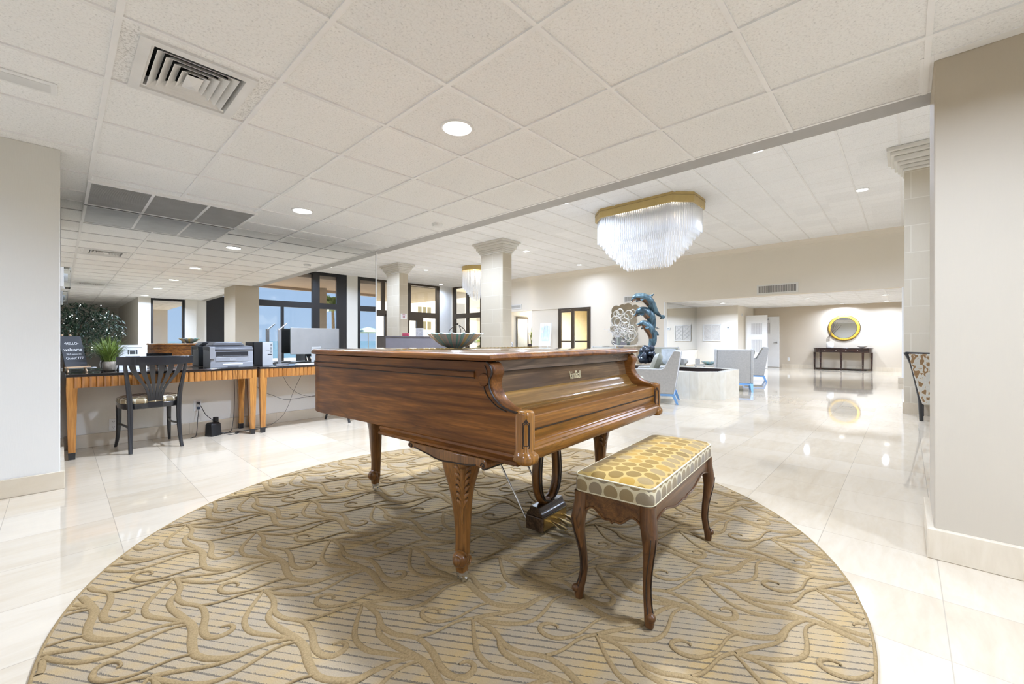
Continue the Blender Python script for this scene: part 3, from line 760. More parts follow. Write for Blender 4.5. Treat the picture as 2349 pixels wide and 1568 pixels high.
for sy in (-1, 1):
    pr = apron(-HX+.035, HX-.035, True); pts = pr + [(HX-.035,.438),(-HX+.035,.438)]
    b = MB(); y = sy*(HY-.012); b.prism(pts, 'xz', y-.010, y+.010); ap = b.build('apron', bw, bench, smooth=40)
    g = MB(); g.tube([(x, y+sy*.010, z+.006) for x,z in pr], .005, 6); g.build('apron_bead', bw, ap, smooth=60)
for sx in (-1, 1):
    pr = apron(-HY+.035, HY-.035, True); pts = pr + [(HY-.035,.438),(-HY+.035,.438)]
    b = MB(); x = sx*(HX-.012); b.prism(pts, 'yz', x-.010, x+.010); ap = b.build('apron', bw, bench, smooth=40)
    g = MB(); g.tube([(x+sx*.010, y, z+.006) for y,z in pr], .005, 6); g.build('apron_bead', bw, ap, smooth=60)
bwl = wood('bench_leg_wood', [(.05,.020,.008),(.095,.038,.013),(.15,.065,.021)], 'z', 1.2, .32, .2, 7, .12)
for sx in (-1, 1):
    for sy in (-1, 1):
        cx, cy = sx*(HX-.018), sy*(HY-.018); ux, uy = sx*.7071, sy*.7071
        ks = [(.437,.029,.004),(.40,.029,.004),(.365,.030,.010),(.33,.029,.018),(.29,.024,.018),(.24,.019,.009),(.18,.0155,-.002),(.12,.014,-.006),(.07,.0145,.002),(.042,.017,.012),(.022,.018,.016),(.0,.015,.016)]
        b = MB(); b.loft([rr(cx+ux*o_, cy+uy*o_, z, r, r, 16, .8) for z,r,o_ in ks])
        lg = b.build('leg', bwl, bench, smooth=60)
        g = MB(); c = Vector((cx+ux*.030, cy+uy*.030, .040)); g.ball(c, .0165, 12, 8)
        g.tube([c+Vector((ux*.003,uy*.003,.0)), c+Vector((ux*.014,uy*.014,.003))], [.010,.006], 8); g.build('scroll_foot', bwl, lg, smooth=70)
        g = MB()
        for q in (-.010, .010):
            g.tube(smooth_path([(cx+ux*(o_+r*.98)-uy*q, cy+uy*(o_+r*.98)+ux*q, z) for z,r,o_ in ks[3:10]],3), .0022, 5)
        g.build('carved_line', dark_line, lg, smooth=60)

# ================================================================== rug
RX, RY, RAD = 1.718, 1.855, 1.788
rm = Mt('rug_ground')
ang = math.atan2(-.388, .241)
v = rm.coord('Object', (1,1,1), (0,0,-ang))
sp = rm.nd('SeparateXYZ'); rm.l.new(v, sp.inputs[0])
wob = rm.noise(rm.coord('Object', (2,60,1), (0,0,-ang)), 3, 2)
yy = rm.math('ADD', sp.outputs[1], rm.math('MULTIPLY', wob, .0015))
s1 = rm.math('FRACT', rm.math('MULTIPLY', yy, 31.0)); row = rm.math('FLOOR', rm.math('MULTIPLY', yy, 31.0))
wn2 = rm.nd('TexWhiteNoise', _noise_dimensions='1D'); rm.l.new(row, wn2.inputs['W'])
wid = rm.math('ADD', rm.math('MULTIPLY', wn2.outputs[0], .16), .10)
line0 = s1
fleck = rm.noise(rm.coord('Object', (260,120,1), (0,0,-ang)), 1, 3, .6)
big = rm.noise(rm.coord('Object', (1.2,7,1), (0,0,-ang)), 1.4, 3)
line = rm.math('LESS_THAN', rm.math('ADD', line0, rm.math('MULTIPLY', rm.math('SUBTRACT', fleck, .5), .45)), wid)
ground = rm.ramp(big, [(.35,(.27,.212,.142)),(.52,(.305,.222,.126)),(.70,(.35,.232,.095))])
col = rm.mix(rm.math('MULTIPLY', line, rm.math('ADD', rm.math('MULTIPLY', fleck, .7), .42)), ground, (.05,.046,.043))
col = rm.mix(rm.math('MULTIPLY', rm.ramp(fleck, [(.42,(0,0,0)),(.62,(1,1,1))]), .35), col, (.37,.28,.16))
rm.P(Base_Color=col, Roughness=.95, Specular_IOR_Level=.05); rm.bump(fleck, .5, .004)
vm = Mt('rug_vine'); fl2 = vm.noise(vm.coord('Object', (150,150,150)), 1, 4, .65)
vm.P(Base_Color=vm.ramp(fl2, [(.3,(.205,.138,.066)),(.7,(.315,.218,.104))]), Roughness=.95, Specular_IOR_Level=.05); vm.bump(fl2, .6, .004)
b = MB(); n = 160
b.lathe([(RAD-.001,0),(RAD,.004),(RAD-.006,.009)], n, cap=False); 
b.add([((RAD-.006)*math.cos(2*PI*i/n),(RAD-.006)*math.sin(2*PI*i/n),.009) for i in range(n)], [list(range(n))])
b.cur = 1
b.torus((0,0,.006), RAD-.003, .006, n, 8)
# one vine motif in floor coordinates, repeated on the loom's square lattice
LA, LB = Vector((.241,-.388)), Vector((.391,.246))
def fpt(x, y):
    u, w_ = 500 + x/4.698, 1250 + y/4.698
    r, z = (u-1174.5)/FPX, (781.0-w_)/FPX
    a = math.radians(YAW); C_, N_ = math.cos(a), math.sin(a)
    d = -1.05/z
    return Vector((d*(C_+r*N_)-RX, d*(N_-r*C_)-RY))
strokes = [
 ([(480,500),(445,550),(395,615),(330,710),(290,790),(290,850),(315,900),(370,938),(450,955),(560,968),(700,988),(840,1015)], (.010,.018,.021,.016)),
 ([(530,505),(570,545),(600,590),(605,640),(600,690),(640,745),(720,785),(850,803),(935,830),(990,895),(1022,975),(1035,1075),(1075,1145),(1150,1190),(1255,1185),(1345,1135),(1383,1080),(1345,1043),(1280,1052),(1235,1072)], (.016,.021,.018,.024,.020,.006)),
 ([(590,680),(555,725),(548,785),(600,850),(700,915),(810,985),(895,1050),(940,1120),(960,1215),(1000,1315),(1060,1400),(1190,1448),(1380,1455),(1520,1432),(1680,1352),(1840,1280),(1990,1235),(2110,1208)], (.016,.024,.028,.024,.020,.013)),
 ([(500,495),(650,522),(800,535),(950,530),(1100,492),(1250,420),(1380,345),(1490,300),(1600,278)], (.018,.017,.012,.008)),
 ([(500,490),(640,465),(800,445),(980,420),(1150,372),(1300,305)], (.018,.014,.009)),
 ([(790,352),(650,378),(500,430),(350,482),(200,512),(90,517),(25,488),(40,440),(110,408),(190,402),(226,425),(195,441)], (.008,.009,.017,.014,.005)),
 ([(925,810),(1050,785),(1180,742),(1330,682),(1450,648),(1560,632)], (.012,.010,.013)),
]
def ribbon(mb, pts, ws, lift=0):
    sp_ = smooth_path([(p.x,p.y,0) for p in pts], 5); m_ = len(sp_)
    rings = []
    for k,p in enumerate(sp_):
        t = k/(m_-1)*(len(ws)-1); i = min(int(t), len(ws)-2); w_ = (ws[i]+(ws[i+1]-ws[i])*(t-i))*.57
        d = (sp_[min(k+1,m_-1)]-sp_[max(k-1,0)]); d = d.normalized() if d.length else Vector((1,0,0))
        nn = Vector((-d.y,d.x,0))
        rings.append([p+nn*w_*q+Vector((0,0,h+lift)) for q,h in ((1,.0085),(.86,.0116),(.4,.0134),(-.4,.0134),(-.86,.0116),(-1,.0085))])
    run = []
    for r_ in rings:
        ok = all(Vector((q.x,q.y)).length < RAD-.006 for q in r_)
        if ok: run.append(r_)
        else:
            if len(run) > 1: mb.loft(run, cap=False, close=False)
            run = []
    if len(run) > 1: mb.loft(run, cap=False, close=False)
for i in range(-12, 13):
    for j in range(-12, 13):
        o_ = LA*i + LB*j
        for si, (pts, ws) in enumerate(strokes):
            P_ = [fpt(*q)+o_ for q in pts]
            if min(p.length for p in P_) > RAD: continue
            ribbon(b, P_, ws, .00035*si + .00015*((i+2*j) % 3))
rug = b.build('round_rug', [rm.m, vm.m], None, smooth=50, recalc=False)
rug.location = (RX, RY, 0.0)
tag(rug, 'large round tan rug with raised scrolling vines and grey stripes', 'rug')
# glass bowl on the lid
bowl = MB(); prof = [(.045,.0),(.05,.006),(.085,.018),(.120,.042),(.150,.068),(.172,.088)]
n = 64; rings = []
def flute(a, k): return 1 + .018*k*math.cos(a*16)
for r, z in prof: rings.append([(r*flute(2*PI*i/n, z/.088)*math.cos(2*PI*i/n), r*flute(2*PI*i/n, z/.088)*math.sin(2*PI*i/n), z+.003*math.cos(2*PI*i/n*16)*(z/.088)**3) for i in range(n)])
for r, z in prof[::-1][:-1]: rings.append([((r-.005)*flute(2*PI*i/n, z/.088)*math.cos(2*PI*i/n), (r-.005)*flute(2*PI*i/n, z/.088)*math.sin(2*PI*i/n), z+.004+.003*math.cos(2*PI*i/n*16)*(z/.088)**3) for i in range(n)])
bowl.loft(rings)
bm_ = Mt('art_glass'); tc = bm_.n.new('ShaderNodeTexCoord'); s_ = bm_.nd('SeparateXYZ'); bm_.l.new(tc.outputs['Object'], s_.inputs[0])
an = bm_.math('ARCTAN2', s_.outputs[1], s_.outputs[0])
nn = bm_.nd('TexNoise', _noise_dimensions='1D', W=0, Scale=2.6, Detail=2); bm_.l.new(an, nn.inputs['W'])
bm_.P(Base_Color=bm_.ramp(nn.outputs[0], [(.28,(.30,.26,.36)),(.38,(.50,.60,.68)),(.46,(.16,.55,.58)),(.53,(.60,.58,.64)),(.60,(.58,.58,.10)),(.66,(.60,.64,.66)),(.74,(.20,.40,.50))]), Roughness=.08, Coat_Weight=.6)
bo = bowl.build('glass_bowl', bm_.m, None, smooth=60)
bo.location = (1.66, 2.03, 1.0125)
tag(bo, 'fluted teal and yellow art glass bowl on the piano lid', 'bowl')
# ================================================================== desk side
desk_wood = wood('honey_satinwood', [(.31,.12,.025),(.40,.165,.036),(.48,.215,.052)], 'z', 1.2, .22, .6, 5, .10)
desk_rib = wood('ribbed_satinwood', [(.30,.11,.022),(.38,.15,.034),(.46,.20,.05)], 'z', 1.2, .16, .8, 5, .10)
desk_top = wood('dark_desk_top', [(.012,.009,.008),(.022,.015,.012),(.035,.022,.016)], 'x', 1.0, .08, .8, 8, .1)
def desk(x0, x1, label):
    yf, yb = 5.405, 5.935; cx = (x0+x1)/2; hx = (x1-x0)/2
    t = thing('writing_desk', label, 'desk', (cx, (yf+yb)/2, 0), 0, 'desks along the mirror wall')
    hy = (yb-yf)/2
    b = MB(); b.box(-hx,hx,-hy,hy,.735,.76); b.build('desk_top', desk_top, t, smooth=30, bevel=.004)
    b = MB(); b.box(-hx+.006,hx-.006,-hy+.014,hy-.005,.635,.735)
    b.box(-hx+.006,-hx+.05,-hy+.004,-hy+.05,.632,.735); b.box(hx-.05,hx-.006,-hy+.004,-hy+.05,.632,.735)
    b.build('apron', desk_wood, t, smooth=0)
    b = MB(); n = int((2*hx-.10)/.047); p = (2*hx-.10)/n
    for k in range(n):
        xx = -hx+.05+p*(k+.5)
        b.loft([[(xx+p*.5*math.cos(PI+a_), -hy+.014+.013*math.sin(PI+a_), z) for a_ in [PI*i/8 for i in range(9)]] for z in (.636,.734)])
    b.build('fluted_front', desk_rib, t, smooth=60)
    for sx in (-1,1):
        for sy in (-1,1):
            X_, Y_ = sx*(hx-.04), sy*(hy-.04)
            b = MB(); b.loft([[(X_-sx*o_-r,Y_-r,z),(X_-sx*o_+r,Y_-r,z),(X_-sx*o_+r,Y_+r,z),(X_-sx*o_-r,Y_+r,z)] for z,r,o_ in ((.636,.036,0),(.06,.023,0))])
            lg = b.build('leg', desk_wood, t, smooth=0, bevel=.002)
            b = MB(); b.loft([[(X_-r,Y_-r,z),(X_+r,Y_-r,z),(X_+r,Y_+r,z),(X_-r,Y_+r,z)] for z,r in ((.06,.0235),(.0,.0215))]); b.build('foot_cap', M['blackwood'], lg, smooth=0)
    return t
desk(.03, 1.535, 'honey wood desk with ribbed apron under the chalkboard sign and printer')
desk(1.56, 3.10, 'honey wood desk with ribbed apron carrying the flat monitor, behind the piano')

M['dots_chair'] = dot_mat('dotted_brown_upholstery', (.62,.56,.42), [(.20,.15,.08),(.30,.22,.12),(.38,.30,.17),(.17,.13,.09)], .075)
def desk_chair(loc, rz, label):
    t = thing('desk_chair', label, 'chair', loc, rz, 'black fan back chairs at the desks')
    bk = M['blackwood']
    rings = []
    def seat_ring(z, e_):
        return [(x*(1+e_), y*(1+e_)+.02, z) for x,y in [(.235*math.copysign(abs(math.cos(a))**.6,math.cos(a)), .225*math.copysign(abs(math.sin(a))**.6,math.sin(a))) for a in [2*PI*i/28 for i in range(28)]]]
    b = MB(); b.loft([seat_ring(.455,-.02), seat_ring(.470,.02), seat_ring(.495,.0), seat_ring(.512,-.12), seat_ring(.522,-.4), seat_ring(.525,-.8)]); b.build('seat', M['dots_chair'], t, smooth=70, uv=True)
    b = MB(); b.loft([seat_ring(.405,-.02), seat_ring(.456,.0)]); b.build('seat_rail', bk, t, smooth=40, bevel=.004)
    for sx in (-1,1):
        pth = [(sx*.195,-.262,0),(sx*.190,-.232,.10),(sx*.186,-.205,.25),(sx*.187,-.198,.42),(sx*.196,-.206,.56),(sx*.214,-.224,.70),(sx*.232,-.246,.84)]
        b = MB(); b.tube(smooth_path(pth,4), interp([.015,.017,.020,.022,.020,.017,.015],4), 8, up=(0,1,0)); b.build('leg', bk, t, smooth=60)
        pth = [(sx*.215,.235,0),(sx*.205,.205,.10),(sx*.200,.192,.25),(sx*.200,.190,.42)]
        b = MB(); b.tube(smooth_path(pth,4), interp([.013,.016,.020,.023],4), 8, up=(0,1,0)); b.build('leg', bk, t, smooth=60)
        b = MB(); b.tube(smooth_path([(sx*.187,-.2,.235),(sx*.178,-.05,.225),(sx*.178,.06,.225),(sx*.2,.19,.235)],4), .011, 8); b.build('stretcher', bk, t, smooth=60)
    b = MB(); rows = []
    for k in range(13):
        q = -1+2*k/12; x = q*.292; y = -.246-.018*(1-q*q)*-1 - .03*(q*q-1)*-1
        zt = .912 - .004*abs(q); zb = .822 + .012*q*q
        rows.append([(x,y-.012,zb),(x,y-.015,zt),(x,y+.013,zt),(x,y+.010,zb)])
    b.loft(rows); b.build('crest_rail', bk, t, smooth=50, bevel=.003)
    for k in range(6):
        q = (k-2.5)/2.5
        pth = [(q*.185,-.262,.83),(q*.165,-.250,.76),(q*.118,-.232,.68),(q*.072,-.214,.60),(q*.050,-.204,.52),(q*.046,-.2,.44)]
        b = MB()
        sp_ = smooth_path(pth,4); wd = interp([.024,.021,.015,.0105,.0095,.0095],4); rg = []
        for p_,w_ in zip(sp_,wd): rg.append([(p_.x-w_,p_.y-.006,p_.z),(p_.x+w_,p_.y-.006,p_.z),(p_.x+w_,p_.y+.006,p_.z),(p_.x-w_,p_.y+.006,p_.z)])
        b.loft(rg); b.build('fan_splat', bk, t, smooth=40)
    b = MB(); b.box(-.056,.056,-.207,-.193,.42,.55); b.build('splat_base', bk, t, smooth=0)
    return t
desk_chair((.615, 5.565, 0), .10, 'black fan back chair with dotted seat at the desk with the printer')
desk_chair((2.705, 5.56, 0), .16, 'black chair mostly hidden behind the piano, at the monitor desk')

# printer
pr_d, pr_l = flat('printer_charcoal', (.085,.085,.09), .45), flat('printer_grey', (.23,.23,.235), .42)
t = thing('office_printer', 'grey multifunction printer with open slot on the desk', 'printer', (1.31, 5.66, .76))
b = MB(); b.prism([(-.165,0),(.165,0),(.165,.195),(-.15,.195),(-.165,.19)], 'yz', -.205, .205); b.build('body', pr_l, t, smooth=30, bevel=.006)
b = MB(); b.prism([(-.17,.19),(.165,.19),(.165,.235),(.10,.245),(-.12,.238),(-.17,.215)], 'yz', -.207, .207); b.build('scanner_lid', pr_d, t, smooth=30, bevel=.006)
b = MB(); b.prism([(-.19,.245),(.13,.245),(.10,.285),(-.15,.285)], 'xz', -.13, .14); b.build('paper_feeder', pr_d, t, smooth=30, bevel=.008)
b = MB(); b.box(-.15,.155,-.168,-.10,.125,.178); b.build('output_slot', M['black'], t, smooth=0)
b = MB(); b.box(-.145,.15,-.172,-.158,.126,.134); b.box(-.09,-.08,-.174,-.165,.134,.142); b.box(.07,.08,-.174,-.165,.134,.142); b.build('paper_stop', pr_d, t, smooth=0)
b = MB(); b.box(-.155,.16,-.170,-.163,.07,.119); b.build('front_cover', pr_l, t, smooth=0, bevel=.003)
b = MB(); b.box(-.205,.205,-.172,-.163,.002,.062); dr = b.build('paper_drawer', pr_l, t, smooth=0, bevel=.003)
b = MB(); b.box(-.09,.10,-.1735,-.170,.036,.046); b.build('paper_window', M['white'], dr, smooth=0)
b = MB(); b.box(-.045,.06,-.1735,-.165,.002,.02); b.build('finger_grip', pr_d, dr, smooth=0)
text('brand_lettering', 'brother', .018, M['white'], t, (.01,-.1705,.096), (PI/2,0,0), .0004, 1.1)
b = MB(); b.prism([(-.18,.10),(-.15,.10),(-.15,.19),(-.17,.235),(-.19,.232)], 'yz', -.212, -.165); b.build('control_panel', pr_l, t, smooth=0, bevel=.004)
# desktop computer tower
t = thing('computer_tower', 'narrow dark computer tower with grey front beside the printer', 'computer', (1.70, 5.76, .76))
b = MB(); b.box(-.058,.058,-.15,.16,0,.285); b.build('case', pr_d, t, smooth=0, bevel=.004)
b = MB(); b.box(-.055,.058,-.157,-.15,.0,.285); b.build('front_panel', flat('tower_grey', (.34,.34,.33), .4), t, smooth=0, bevel=.003)
b = MB()
for z in (.235,.195,.155): b.box(.034,.04,-.160,-.156,z,z+.028)
b.box(-.02,.02,-.159,-.156,.18,.182); b.box(.0,.045,-.1595,-.156,.13,.14); b.build('port', M['black'], t, smooth=0)
# flat monitor seen from behind
t = thing('flat_monitor', 'silver flat monitor standing with its back to the room', 'monitor', (2.30, 5.70, .76), -.06)
b = MB(); b.box(-.305,.305,-.012,.012,.125,.465); b.build('shell', flat('monitor_silver', (.40,.39,.37), .32, .6), t, smooth=0, bevel=.004)
b = MB(); b.box(-.29,.29,.0118,.0135,.14,.45); b.build('screen', flat('grey_screen', (.30,.30,.29), .3), t, smooth=0)
b = MB(); b.box(-.06,.06,-.03,-.012,.02,.22); b.box(-.11,.11,-.08,.07,0,.012); b.build('stand', flat('monitor_stand', (.62,.62,.6), .3, .6), t, smooth=0, bevel=.003)
# slim desk lamp
t = thing('desk_lamp', 'slim silver desk lamp with angled head beside the monitor', 'lamp', (1.87, 5.72, .76))
b = MB(); b.box(-.055,.09,-.05,.05,0,.012); b.build('base', M['steel'], t, smooth=0, bevel=.003)
b = MB(); b.box(-.020,.020,-.010,.010,.012,.455); b.build('pole', M['steel'], t, smooth=0, bevel=.003)
b = MB(); b.cbox((.035,0,.475), (.14,.035,.012), (0,-.75,0)); b.build('lamp_head', M['steel'], t, smooth=0, bevel=.003)
# keyboard tray things
t = thing('keyboard', 'white keyboard lying in front of the monitor', 'keyboard', (2.20, 5.50, .76), -.02)
b = MB(); b.box(-.21,.21,-.06,.06,0,.012); b.build('body', M['white'], t, smooth=0, bevel=.003)
b = MB()
for r_ in range(5):
    for k in range(14): b.box(-.2+k*.0287,-.2+k*.0287+.024,-.052+r_*.021,-.052+r_*.021+.017,.012,.016)
struct(b.build('key', flat('key_grey', (.6,.6,.6), .4), t, smooth=0), True)
# chalkboard sign on a little easel
psi, th = math.radians(-33), math.radians(17)
t = thing('chalkboard_sign', 'small black welcome chalkboard on a wooden easel, end of the desk', 'sign', (.105, 5.70, .76), math.radians(33))
ez = flat('pale_easel_wood', (.60,.40,.23), .5)
b = MB(); tilt = Matrix.Rotation(-th, 4, 'X')
b.xf = Matrix.Translation((0,0,.055)) @ tilt; b.box(-.088,.088,-.005,.005,0,.30)
brd = b.build('board', flat('chalkboard_black', (.018,.018,.02), .6), t, smooth=0, bevel=.003)
chalk = flat('chalk_white', (.82,.82,.80), .8)
def on_board(nm, body, size, z, sx=1.0):
    p = tilt @ Vector((0,-.0058,z)); text(nm, body, size, chalk, brd, (p.x,p.y,p.z+.055), (PI/2-th,0,0), .0003, sx)
on_board('lettering', '•HELLO•', .034, .225, .9); on_board('lettering', 'welcome', .042, .166, .95)
on_board('lettering', 'Wi-Fi password is', .016, .122, 1.0); on_board('lettering', "Guest'777", .034, .082, 1.0)
b = MB()
for sx in (-1,1): b.tube([(sx*.075,-.012,.004),(sx*.03,.125,.36)], .008, 6)
b.tube([(0,.15,.004),(0,.118,.34)], .007, 6); b.cbox((0,-.016,.052),(.19,.03,.012)); b.build('easel', ez, t, smooth=50)
# grass plant
t = thing('potted_grass', 'tufty green grass plant in a mosaic glass pot on the desk', 'plant', (.335, 5.77, .76))
pm = Mt('mosaic_pot'); vo = pm.nd('TexVoronoi', Scale=70); pm.l.new(pm.coord(), vo.inputs['Vector'])
pm.P(Base_Color=pm.mix(pm.math('FRACT', pm.math('MULTIPLY', vo.outputs['Distance'], 6.0)), (.22,.17,.12), (.62,.56,.47)), Roughness=.15, Metallic=.4)
b = MB(); b.lathe([(.036,0),(.050,.012),(.057,.045),(.056,.075),(.050,.095),(.046,.095),(.046,.07),(.01,.07)], 24); b.build('pot', pm.m, t, smooth=60)
def blades(n, r0, h, spread, w_, mat, name, parent, z0=.07, droop=.5):
    b = MB()
    for k in range(n):
        a = random.uniform(0,2*PI); s_ = random.random()**.6*spread; hh = h*random.uniform(.6,1.05); rb = random.uniform(0,r0)
        ux, uy = math.cos(a), math.sin(a); pts = []
        for q in (0,.3,.6,.85,1):
            rr_ = rb + s_*q**1.5; z = z0 + hh*(q - droop*s_/max(spread,.01)*q**2.4)
            pts.append(Vector((ux*rr_, uy*rr_, z)))
        rg = []
        for p_,wq in zip(pts,(1,1,.85,.5,.08)): rg.append([p_+Vector((-uy,ux,0))*w_*wq, p_+Vector((ux,uy,0))*w_*.15*wq, p_-Vector((-uy,ux,0))*w_*wq])
        b.loft(rg, cap=False, close=False)
    return struct(b.build(name, mat, parent, smooth=50, recalc=False), True) if parent is None else b.build(name, mat, parent, smooth=50, recalc=False)
gm = flat('grass_green', (.22,.30,.06), .55, var=.45, vs=30)
blades(300, .04, .33, .20, .0028, gm, 'grass_blades', t)
# paper notice leaning on the mirror
t = thing('paper_notice', 'white printed notice card standing against the mirror', 'notice', (.515, 5.845, .76))
b = MB(); b.xf = Matrix.Rotation(-.28, 4, 'X'); b.box(-.108,.108,-.002,.002,.0,.265); card = b.build('card', M['white'], t, smooth=0)
ink = flat('dark_ink', (.05,.05,.05), .7); b = MB(); b.xf = Matrix.Rotation(-.28, 4, 'X')
for k,w_ in ((.235,.075),(.14,.055),(.125,.085),(.11,.07)): b.box(-w_,w_,-.0028,-.0018,k,k+.004)
b.box(-.038,-.028,-.0028,-.0018,.165,.21); b.box(.028,.038,-.0028,-.0018,.165,.21); b.box(-.022,.022,-.0028,-.0018,.165,.203); b.box(-.036,.036,-.0028,-.0018,.206,.212)
b.build('printing', ink, card, smooth=0)
# outlets
def outlet(loc, face, label, plug=False):
    t = thing('wall_outlet', label, 'outlet', loc, face)
    b = MB(); b.box(-.036,.036,-.006,0,-.06,.06); pl = b.build('plate', M['white'], t, smooth=0, bevel=.003)
    b = MB()
    for z in (-.028,.028):
        for x in (-.007,.007): b.box(x-.0015,x+.0015,-.0075,-.005,z-.002,z+.009)
        b.cyl((0,-.0065,z-.010),.003,.003,8,'y')
    b.build('socket', M['black'], pl, smooth=0)
    return t
outlet((1.075,YM+.003,.315), 0, 'white double outlet with two black plugs under the desk')
outlet((.375,YM+.003,.20), 0, 'white double outlet low on the wall behind the chair')
outlet((XR-.001,3.37,.34), -PI/2, 'white wall outlet left of the far console table')
for z, lb, m_ in ((.345,'black power plug in the upper socket', M['black']), (.29,'blue power plug in the lower socket', flat('blue_plug',(.03,.05,.10),.4))):
    b = MB(); b.box(-.014,.014,-.045,0,-.013,.013); o = b.build('power_plug', m_, None, bevel=.004); o.location = (1.08, YM-.004, z); tag(o, lb, 'plug')
t = thing('backup_power_unit', 'black power supply box with stub on the floor under the desk', 'power supply', (1.17, 5.66, 0), .5)
b = MB(); b.loft([[(-.06,-.05,0),(.06,-.05,0),(.06,.05,0),(-.06,.05,0)],[(-.056,-.04,.13),(.056,-.04,.13),(.056,.05,.13),(-.056,.05,.13)],[(-.04,-.02,.15),(.045,-.02,.15),(.045,.04,.15),(-.04,.04,.15)]]); b.build('body', M['black'], t, bevel=.005)
b = MB(); b.box(.015,.055,-.01,.03,.15,.20); b.build('adapter_block', M['black'], t, bevel=.004)
def cord(name, label, pts, r=.0035):
    b = MB(); b.tube(smooth_path(pts,5), r, 6); return tag(b.build(name, M['black'], None, smooth=60), label, 'cord', None)
cord('black_cable', 'black cord looping from the upper plug to the power box', [(1.08,5.895,.345),(1.10,5.87,.30),(1.13,5.82,.22),(1.17,5.74,.17),(1.18,5.70,.155)])
cord('black_cable', 'black cord from the lower plug trailing to the floor', [(1.08,5.895,.29),(1.06,5.84,.20),(1.04,5.78,.06),(1.02,5.74,.004),(.98,5.70,.004),(.96,5.62,.004)])
cord('black_cable', 'black cord hanging beside the desk leg to the floor', [(1.42,5.88,.63),(1.42,5.86,.45),(1.41,5.84,.2),(1.38,5.80,.03),(1.34,5.74,.004),(1.25,5.70,.004)])
cord('black_cable', 'black cord snaking on the floor between the desk legs', [(1.24,5.66,.02),(1.32,5.66,.004),(1.40,5.68,.004),(1.48,5.64,.012),(1.62,5.66,.004),(1.72,5.70,.004)])
cord('black_cable', 'second black cord coiled on the floor by the power box', [(1.23,5.62,.03),(1.30,5.56,.004),(1.36,5.57,.004),(1.40,5.60,.004),(1.37,5.63,.004)])
cord('thin_cable', 'thin grey cable drooping under the monitor desk, left', [(1.66,5.9,.5),(1.74,5.92,.42),(1.86,5.925,.36),(1.98,5.925,.30),(2.10,5.925,.29),(2.4,5.925,.31)], .0022)
cord('thin_cable', 'thin cable hanging in a cross under the monitor desk', [(1.95,5.88,.63),(2.02,5.90,.5),(2.08,5.90,.42),(2.18,5.905,.35),(2.3,5.905,.31),(2.5,5.905,.30)], .0022)
cord('thin_cable', 'thin cable running down from the monitor desk to the floor', [(2.20,5.87,.63),(2.14,5.88,.5),(2.08,5.885,.36),(2.02,5.88,.2),(1.94,5.87,.08),(1.80,5.84,.004),(1.60,5.78,.004)], .0022)
# emergency light on the return of the left block
t = thing('emergency_light', 'clear boxed emergency light on the wall edge above the chalkboard sign', 'light', (0, 4.80, 1.55))
b = MB(); b.box(0,.018,-.09,.09,-.075,.075); b.build('back_plate', M['white'], t, smooth=0, bevel=.003)
b = MB(); b.box(.018,.056,-.082,.082,-.078,.078); b.build('clear_cover', M['crystal'], t, smooth=0, bevel=.006)
b = MB(); b.cyl((.03,-.04,0),.03,.02,16,'x'); b.cyl((.03,.045,0),.03,.02,16,'x'); b.build('lamp_head', M['white'], t, smooth=40)

# ================================================================== ceiling fixtures
def downlight(x, y, z, label, power, r=.085, grp=None):
    t = thing('downlight', label, 'ceiling light', (x, y, z), 0, grp)
    b = MB(); b.torus((0,0,-.001), r+.012, .010, 28, 6, sq=(1,1)); b.build('trim_ring', M['white'], t, smooth=60)
    b = MB(); b.lathe([(.001,-.003),(r*.8,-.003),(r,-.001),(r,.004)], 24, cap=False); b.build('lens', M['lens'], t, smooth=0)
    if power:
        ld = bpy.data.lights.new('downlight_lamp','AREA'); ld.shape = 'DISK'; ld.size = r*1.8; ld.energy = power*LAMP; ld.color = (.785,.94,1.24); ld.spread = math.radians(158)
        lo_ = bpy.data.objects.new('downlight_lamp', ld); COL.objects.link(lo_); lo_.parent = t; lo_.location = (0,0,-.008)
    return t
LP = 38
for y, lb in ((4.65,'recessed ceiling light above the space behind the piano, near the mirror'),(2.11,'recessed ceiling light above the piano lid, nearest in view'),
              (-.16,'recessed ceiling light in front of the piano, seen only in the mirror'),(-2.4,'recessed ceiling light by the short pier, seen in the mirror'),(-4.9,'recessed ceiling light near the sea window, seen in the mirror'),
              (-7.4,'recessed ceiling light past the window pier, seen in the mirror'),(-9.9,'furthest recessed ceiling light down the corridor in the mirror')):
    downlight(1.742, y, ZL, lb, LP*(.5 if -.5 < y < 0 else 1))
for y, lb in ((3.3,'added fill light left of the frame by the left block'),(.85,'added fill light left of the camera'),(-1.6,'added fill light left behind the camera')):  # unseen lamps added to even out the light on the left
    downlight(-1.5, y, ZL, lb, LP*.32)
HP = 86
for x, y, lb in ((7.0,5.08,'recessed hall light between the fascia and the big chandelier'),(6.96,8.63,'recessed hall light left of the nearest column capital'),(10.0,8.72,'recessed hall light just right of the nearest column'),
                 (13.1,8.84,'recessed hall light close to the far wall above the glass doors'),(9.95,13.97,'recessed hall light right of the left column'),(13.0,17.0,'recessed hall light near the glazed corner'),
                 (7.0,-4.15,'recessed hall light near the sea windows, seen in the mirror'),(12.6,12.6,'recessed hall light beyond the round chandelier'),(7.0,13.5,'recessed hall light hidden behind the left column'),
                 (7.0,1.6,'added hall light over the floor right of the piano'),(10.2,.6,'added hall light near the right column'),(10.4,-3.2,'recessed hall light beyond the right column')):  # first two are extra lamps added to light this end of the hall
    downlight(x, y, ZH, lb, HP*(.22 if x > 12.5 else .5 if (x < 7.1 and y > 8) else .65 if y < 3 else 1))
